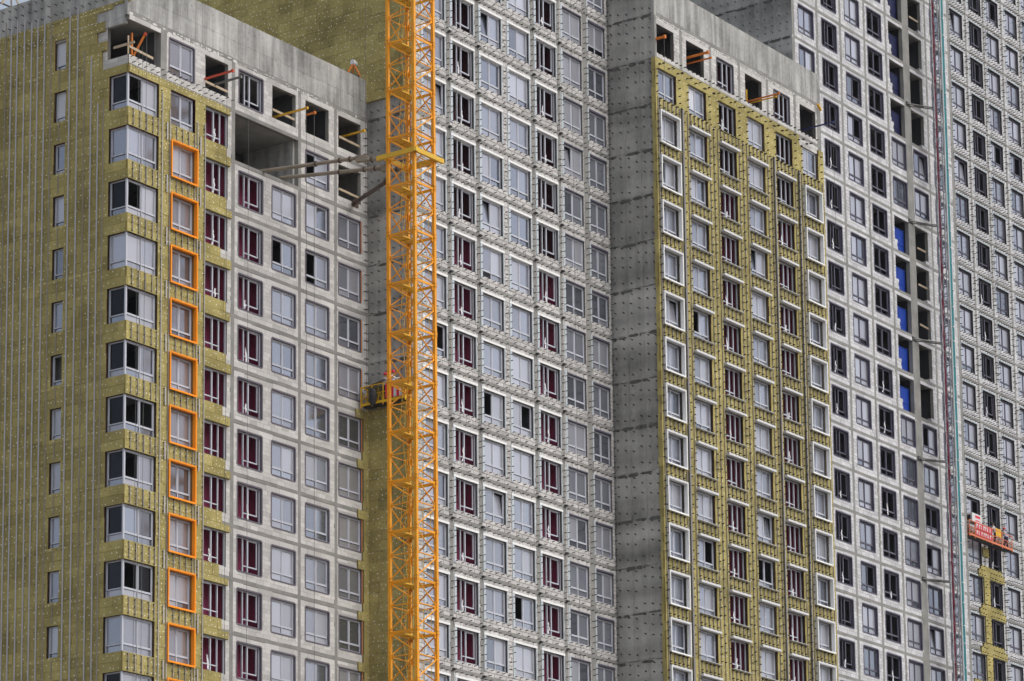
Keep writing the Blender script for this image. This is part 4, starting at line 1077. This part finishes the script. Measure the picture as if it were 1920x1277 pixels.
cl = cradle('suspended_cradle', 'yellow work cradle hanging in the inner corner beside the crane mast', S2, -3.35, -.14, 53.10, .30, .95, 'cradle_yellow', [-3.35, -2.55, -1.75, -.95, -.14])
def cpart(T, face, nm, m_, *b):
    mb = MB(); face.box(mb, *b); return mb.build(nm, M[m_], T, org=face.pt((b[0] + b[1]) / 2, b[2], b[4]))
cpart(cl, S2, 'tarpaulin', 'olive', -1.72, -.2, .32, .345, 53.25, 54.3)
cpart(cl, S2, 'hoist_motor', 'red', -3.3, -2.95, .45, .75, 53.2, 54.05)
for q_ in ((53.6, 'a'), (54.2, 'b')): pass
mb = MB()                                     # dark sack slung over the outer rail
secs = [(.0, .10, .10), (.18, .20, .17), (.5, .25, .20), (.75, .22, .17), (.92, .12, .10)]
rg = []
for h_, ru, rw in secs: rg.append([S2.pt(-1.12 + ru * math.cos(k * math.pi / 5), 1.10 + rw * math.sin(k * math.pi / 5), 52.95 + h_ * 1.1) for k in range(10)])
for a_, b_ in zip(rg, rg[1:]):
    for k in range(10): mb.poly([a_[k], a_[(k + 1) % 10], b_[(k + 1) % 10], b_[k]])
mb.poly(rg[0][::-1]); mb.poly(rg[-1])
tag(mb.build('sack', M['black'], None, org=S2.pt(-1.12, 1.1, 52.95), smooth=True), 'black sack slung over the rail of the yellow cradle', 'sack')
mb = MB(); mb.bar(S2.pt(-1.75, .62, 54.52), S2.pt(-.25, .62, 54.22), .5, .03)
tag(mb.build('metal_sheet', M['rail'], None), 'grey metal sheet lying across the yellow cradle', 'sheet')
ban = empty('striped_barrier', S2.pt(-2.75, .97, 53.25), 'red and white barrier boards fixed to the yellow cradle', 'barrier')
for i in range(6):
    mb = MB(); S2.box(mb, -3.15 + i * .2, -3.15 + i * .2 + .19, .955, .985, 53.28, 54.15); mb.build('board', M['red' if i % 2 else 'white'], ban, org=S2.pt(-3.1 + i * .2, .97, 53.28))
ph = ray_to(721, 706, 0, 20.72)
person('worker in grey jacket and red helmet standing in the yellow cradle', (20.72, ph.y, 53.15), R(10), 'grey_cloth', 'navy_cloth', 'red', 'reach', .5)
person('worker in white top and red helmet behind the crane leg in the yellow cradle', (20.66, ph.y - .62, 53.15), R(-70), 'white_cloth', 'navy_cloth', 'red', 'reach', .2)
rope('dark rope holding the outer end of the yellow cradle', S2.pt(-3.1, .62, 54.2), S2.pt(-3.1, .62, 100), .02)
rope('dark rope holding the inner end of the yellow cradle', S2.pt(-.3, .62, 54.2), S2.pt(-.3, .62, 100), .012)

ol = cradle('suspended_cradle', 'orange work cradle hanging on the farthest tower at the right edge', F5, 90.85, 97.9, 58.05, .32, 1.02, 'cradle_orange', [90.85, 91.75, 94.55, 96.2, 97.9])
def banner(x0, x1, z0, z1, lab):
    t_ = empty('banner', F5.pt((x0 + x1) / 2, 1.04, z0), lab, 'banner')
    cpart(t_, F5, 'sheet', 'banner_red', x0, x1, 1.03, 1.045, z0, z1)
    rd = random.Random(int(z0 * 10)); x = x0 + .12
    while x < x1 - .25:
        w_ = rd.choice((.10, .12, .16)); zz0, zz1 = z0 + .07, z1 - .07
        cpart(t_, F5, 'letter_stroke', 'white', x, x + w_ * .7, 1.046, 1.052, zz0, zz1)
        if rd.random() < .6: cpart(t_, F5, 'letter_stroke', 'white', x + w_ * .7, x + w_ * .7 + .16, 1.046, 1.052, rd.choice((zz0, (zz0 + zz1) / 2, zz1 - .08)), zz1) if False else cpart(t_, F5, 'letter_stroke', 'white', x + w_ * .7 + .01, x + w_ * .7 + .15, 1.046, 1.052, zz1 - .1, zz1)
        x += rd.choice((.3, .36, .42))
banner(91.8, 94.5, 58.68, 59.14, 'upper red banner with white lettering on the orange cradle')
banner(91.8, 94.5, 58.18, 58.62, 'lower red banner with white lettering on the orange cradle')
bx_ = empty('control_box', F5.pt(91.8, .7, 59.2), 'white box with red print standing on the orange cradle end', 'box')
cpart(bx_, F5, 'case', 'white', 91.4, 92.95, .42, .98, 59.2, 59.85); cpart(bx_, F5, 'print', 'red', 91.9, 92.7, .981, .987, 59.52, 59.72); cpart(bx_, F5, 'print', 'red', 91.9, 92.7, .981, .987, 59.28, 59.36); mb = MB(); mb.box(91.37, 91.399, -2.25 - .85, -2.25 - .55, 59.35, 59.7); mb.build('vent', M['black'], bx_)
for i, (u_, st_, jk, hl, lab) in enumerate(((1886, 1.0, 'grey_cloth', 'red', 'worker in grey jacket and red helmet bending at the right end of the orange cradle'), (1866, .6, 'white_cloth', 'black', 'worker in pale top and dark cap in the middle of the orange cradle'))):
    pp = ray_to(u_, 990, 1, -2.9); person(lab, (pp.x, -2.88, 58.1), R(60 + 60 * i), jk, 'navy_cloth', hl, 'reach', st_)
cpart(ol, F5, 'yellow_sheet', 'arm_yellow', 95.2, 96.1, .98, 1.0, 58.75, 59.35)
rope('rope holding the left end of the orange cradle', F5.pt(91.1, .7, 59.2), F5.pt(91.1, .7, 114), .014); rope('rope holding the right end of the orange cradle', F5.pt(97.7, .7, 59.2), F5.pt(97.7, .7, 114), .014)

# ================================================================== outriggers in the open top storeys
def outrigger(label, face, u, w_in, w_out, z, mat, post=None, stay=True, rope_to=None, r=.055, rise=0.0):
    o = empty('outrigger', face.pt(u, 0, z), label, 'outrigger')
    MB().bar(face.pt(u, w_in, z), face.pt(u, w_out, z + rise), r * 1.6, r * 2.0).build('beam', M[mat], o)
    MB().bar(face.pt(u, w_out - .02, z + rise), face.pt(u, w_out + .10, z + rise), r * 2.6, r * 2.9).build('beam_head', M[mat], o)
    if post:
        z0, z1, pm = post; MB().bar(face.pt(u, -.35, z0), face.pt(u, -.35, z1), .09, .09).build('post', M[pm], o); MB().box(*[q for ab in zip([a_ - .16 for a_ in face.pt(u, -.35, z0)], [a_ + .16 for a_ in face.pt(u, -.35, z0)]) for q in ab][:4], z0 - .02, z0 + .03).build('base_plate', M[pm], o)
        if stay: MB().tube(face.pt(u, -.35, z1 - .05), face.pt(u, w_out - .1, z + rise + .06), .014, 6).build('stay', M['steel_dark'], o)
    if rope_to is not None: MB().tube(face.pt(u, w_out, z + rise - .05), face.pt(u, w_out, rope_to), .011, 5).build('rope', M['rope'], o)
    return o
z0_ = zt(0) - OPEN_H
pa = ray_to(381, 147, 1, .06); outrigger('red outrigger arm sticking out beside a dark grey one in the open bay', FA, pa.x + .12, -1.2, 2.0, pa.z, 'arm_red', (z0_ - .4, z0_ + .9, 'arm_red'), False)
pa = ray_to(404, 158, 1, .06); outrigger('dark grey outrigger arm below the red one in the open bay', FA, pa.x, -1.0, 1.8, pa.z, 'steel_grey', None)
pa = ray_to(521, 216, 1, .06); outrigger('orange outrigger arm over the big open double bay', FA, pa.x + .12, -1.0, 2.0, pa.z, 'arm_yellow', (z0_ - .4, z0_ + .35, 'arm_yellow'), False, 52)
pa = ray_to(574, 214, 1, .06); outrigger('short orange outrigger with ropes in the open bay left of the corner bay', FA, pa.x + .12, -.9, .5, pa.z, 'arm_orange', None, False, 40)
pa = ray_to(652, 252, 1, .06); outrigger('yellow and black outrigger in the open bay at the inner corner', FA, pa.x + .1, -.9, 1.1, pa.z, 'arm_yellow', None, False)
oc = empty('outrigger', (.9, .55, 68.4), 'orange post and arm of a davit in the open corner storey', 'outrigger')
MB().bar((.95, .6, 68.3), (.95, .6, 70.05), .09, .09).build('post', M['arm_orange'], oc); MB().bar((1.05, .55, 68.75), (1.35, .0, 69.95), .10, .10).build('arm', M['arm_orange'], oc); MB().bar((1.05, .55, 68.35), (1.05, .55, 68.8), .12, .12).build('foot', M['arm_yellow'], oc); MB().bar((1.34, -.0, 69.9), (1.37, -.06, 70.02), .15, .15).build('arm_head', M['arm_red'], oc); MB().tube((1.36, -.12, 69.95), (1.36, -.12, 34), .012, 5).build('rope', M['rope'], oc)
z1_ = ZC(-1) - OPEN_H
pa = ray_to(1228, 72, 1, -6.73); outrigger('orange outrigger stub in the leftmost opening under the raw concrete parapet', F3, pa.x + .12, -.9, .62, pa.z, 'arm_orange', None, False, 74, .075)
pa = ray_to(1289, 107, 1, -6.73); outrigger('thick orange outrigger with an upright post in the second parapet opening', F3, pa.x + .1, -.9, 1.45, pa.z, 'arm_orange', (z1_ - .2, z1_ + 1.35, 'arm_red'), False, None, .07)
pa = ray_to(1298, 115, 1, -6.73); outrigger('thin orange arm below the thick one in the second parapet opening', F3, pa.x + .2, -.7, 1.25, pa.z, 'arm_orange', None, False, None, .045)
pa = ray_to(1403, 183, 1, -6.73); outrigger('yellow upright with a long orange outrigger arm in the fourth parapet opening', F3, pa.x + .35, -.9, 2.1, pa.z - .1, 'arm_orange', (z1_ - .1, z1_ + 1.1, 'arm_yellow'), False, None, .045)
pa = ray_to(1416, 190, 1, -6.73); outrigger('lower orange arm beside the yellow upright in the fourth parapet opening', F3, pa.x + .1, -.7, 1.5, pa.z, 'arm_yellow', None, False, None, .04)
pa = ray_to(1513, 240, 1, -6.73); outrigger('dark blue outrigger arm on an orange foot in the last parapet opening', F3, pa.x + .1, -.5, 1.95, pa.z, 'arm_blue', (z1_ - .3, z1_ + .25, 'arm_orange'), False, 72, .045)
pa = ray_to(1532, 201, 1, -6.8); MB().bar((pa.x - .15, -6.95, pa.z + .15), (pa.x + .25, -6.95, pa.z - .2), .14, .14).build('clamp_hook', M['arm_yellow'], None)
tag(bpy.data.objects['clamp_hook'], 'small yellow clamp under the right end of the raw parapet', 'clamp')

# ---- guard boards across openings
def board(label, face, w, a_, b_, ax, hgt=.14):
    p = ray_to(*a_, ax, face.pos - w); q = ray_to(*b_, ax, face.pos - w); q = Vector((q.x, q.y, p.z + (q.z - p.z) * .6))
    tag(MB().bar(p, q, .045, hgt).build('guard_board', M['wood'], None, org=p), label, 'board', 'timber guard boards')
board('timber guard board across the open corner, on the front', FA, .0, (241, 86), (287, 112), 1)
board('timber guard board across the open corner, on the wool-clad side', SA, .0, (213, 90), (252, 79), 0)
tag(MB().bar((.08, .08, 68.45), (.08, .08, 69.5), .07, .07).build('guard_post', M['wood'], None, org=(.08, .08, 68.45)), 'short timber post at the edge of the open corner storey', 'post')
board('timber guard board below the red outrigger arm', FA, -.05, (381.5, 151), (427, 173), 1)
board('timber guard board across the open bay above the double bay', FA, -.05, (511, 205), (552, 225), 1)
board('timber guard board in the topmost open bay at the inner corner', FA, -.05, (635.5, 256), (674, 276), 1)
board('timber guard board in the lower open bay at the inner corner', FA, -.05, (635.5, 354), (673, 372), 1)
board('timber guard board in the topmost open bay beside the hoist', F4, -.2, (1704, 31), (1722, 42), 1)
board('highest timber board of the lower open bays beside the hoist', F4, -.2, (1720, 465), (1737, 473), 1)
board('middle timber board of the lower open bays beside the hoist', F4, -.2, (1722, 533), (1741, 543), 1)
board('lowest timber board of the lower open bays beside the hoist', F4, -.2, (1725, 608), (1743, 619), 1)

# ---- blue gates in the open bays of the fourth tower
ORD = ['topmost', 'second', 'third', 'fourth', 'lowest']
def gate(g_, mat, lab):
    z = zt(g_) - 2.44; t_ = empty('steel_gate', F4.pt(79.6, -.45, z), lab, 'gate', 'blue steel gates in the open bays')
    cpart(t_, F4, 'panel', mat, 78.7, 79.62, -.47, -.44, z + .05, z + 1.85); cpart(t_, F4, 'panel', mat, 79.66, 80.7, -.47, -.44, z + .05, z + 1.85)
    for b_ in ((78.62, 78.69, z, z + 2.0), (79.61, 79.67, z, z + 1.92), (80.7, 80.77, z, z + 2.0)): cpart(t_, F4, 'frame_bar', mat, b_[0], b_[1], -.48, -.42, b_[2], b_[3])
    cpart(t_, F4, 'frame_bar', mat, 78.69, 80.7, -.48, -.415, z + 1.87, z + 1.94); cpart(t_, F4, 'frame_bar', mat, 78.69, 80.7, -.48, -.415, z + .72, z + .77)
    if g_ <= -6: cpart(t_, F4, 'notice', 'foam', 79.2, 79.5, -.435, -.425, z + 1.1, z + 1.4)
for i, g_ in enumerate(range(-3, 2)): gate(g_, 'blue', ORD[i] + ' of the five bright blue steel gates beside the concrete pillar')
for i, g_ in enumerate((-9, -8, -7, -6)): gate(g_, 'blue_dark', ['topmost', 'second', 'third', 'lowest'][i] + ' of the dark navy gates in the upper open bays')

# ---- roof tripods
def tripod(label, x, y, z, mat, s_=1.0):
    t_ = empty('roof_tripod', (x, y, z), label, 'tripod')
    top = Vector((x, y, z + 1.05 * s_))
    for dx, dy in ((-.75, .0), (.55, -.35), (.5, .4)): MB().bar((x + dx * s_, y + dy * s_, z), top, .08, .08).build('leg', M[mat], t_)
    MB().bar((x - .8 * s_, y, z + .05), (x + .75 * s_, y, z + .05), .07, .07).build('base_bar', M['steel_dark'], t_)
    MB().tube((x - .1, y, z + 1.15 * s_), (x + .12, y, z + 1.15 * s_), .16, 10).build('pulley', M['film'], t_); MB().box(x + .1, x + .3, y - .1, y + .1, z + 1.0 * s_, z + 1.25 * s_).build('motor_case', M['galv'], t_)
tripod('small orange tripod with a pulley on the roof parapet by the yellow wool wall', 20.1, .18, 73.38, 'arm_orange', .7)
tripod('pinkish tripod legs at the roof edge in the top left corner', .25, 9.1, 73.38, 'wood', 1.0)

# ---- ropes hanging down the fronts
for lab, fc, u_, w_, za, zb in (('left of the twin ropes hanging past the corner windows', FA, .50, .40, 30, 69.0), ('right of the twin ropes hanging past the corner windows', FA, .78, .40, 30, 69.0), ('thin rope hanging past the first column of bare block windows', FA, 9.85, .35, 30, 67.5),
        ('thin rope hanging past the bare block windows second from the inner corner', FA, 15.75, .4, 30, 70.0), ('thin rope hanging down the bracketed block front', F2, 37.75, .4, 30, 88), ('thin rope hanging past the loggia windows under the orange frames', FA, 7.9, .4, 30, 68.5)):
    rope(lab, fc.pt(u_, w_, za), fc.pt(u_, w_, zb), .010, 'rope')

# ================================================================== thin haze over the site
if HAZE:
    hm_ = bpy.data.materials.new('haze_air'); hm_.use_nodes = True; ht = hm_.node_tree; ht.nodes.clear()
    ho_ = ht.nodes.new('ShaderNodeOutputMaterial'); hv = ht.nodes.new('ShaderNodeVolumePrincipled')
    hv.inputs['Color'].default_value = (0.86, 0.91, 1.0, 1); hv.inputs['Density'].default_value = HAZE
    ht.links.new(hv.outputs[0], ho_.inputs['Volume'])
    hz = MB().box(-720, 1120, -720, 1120, -1.5, 118).build('haze', hm_); tag(hz, kind='stuff')
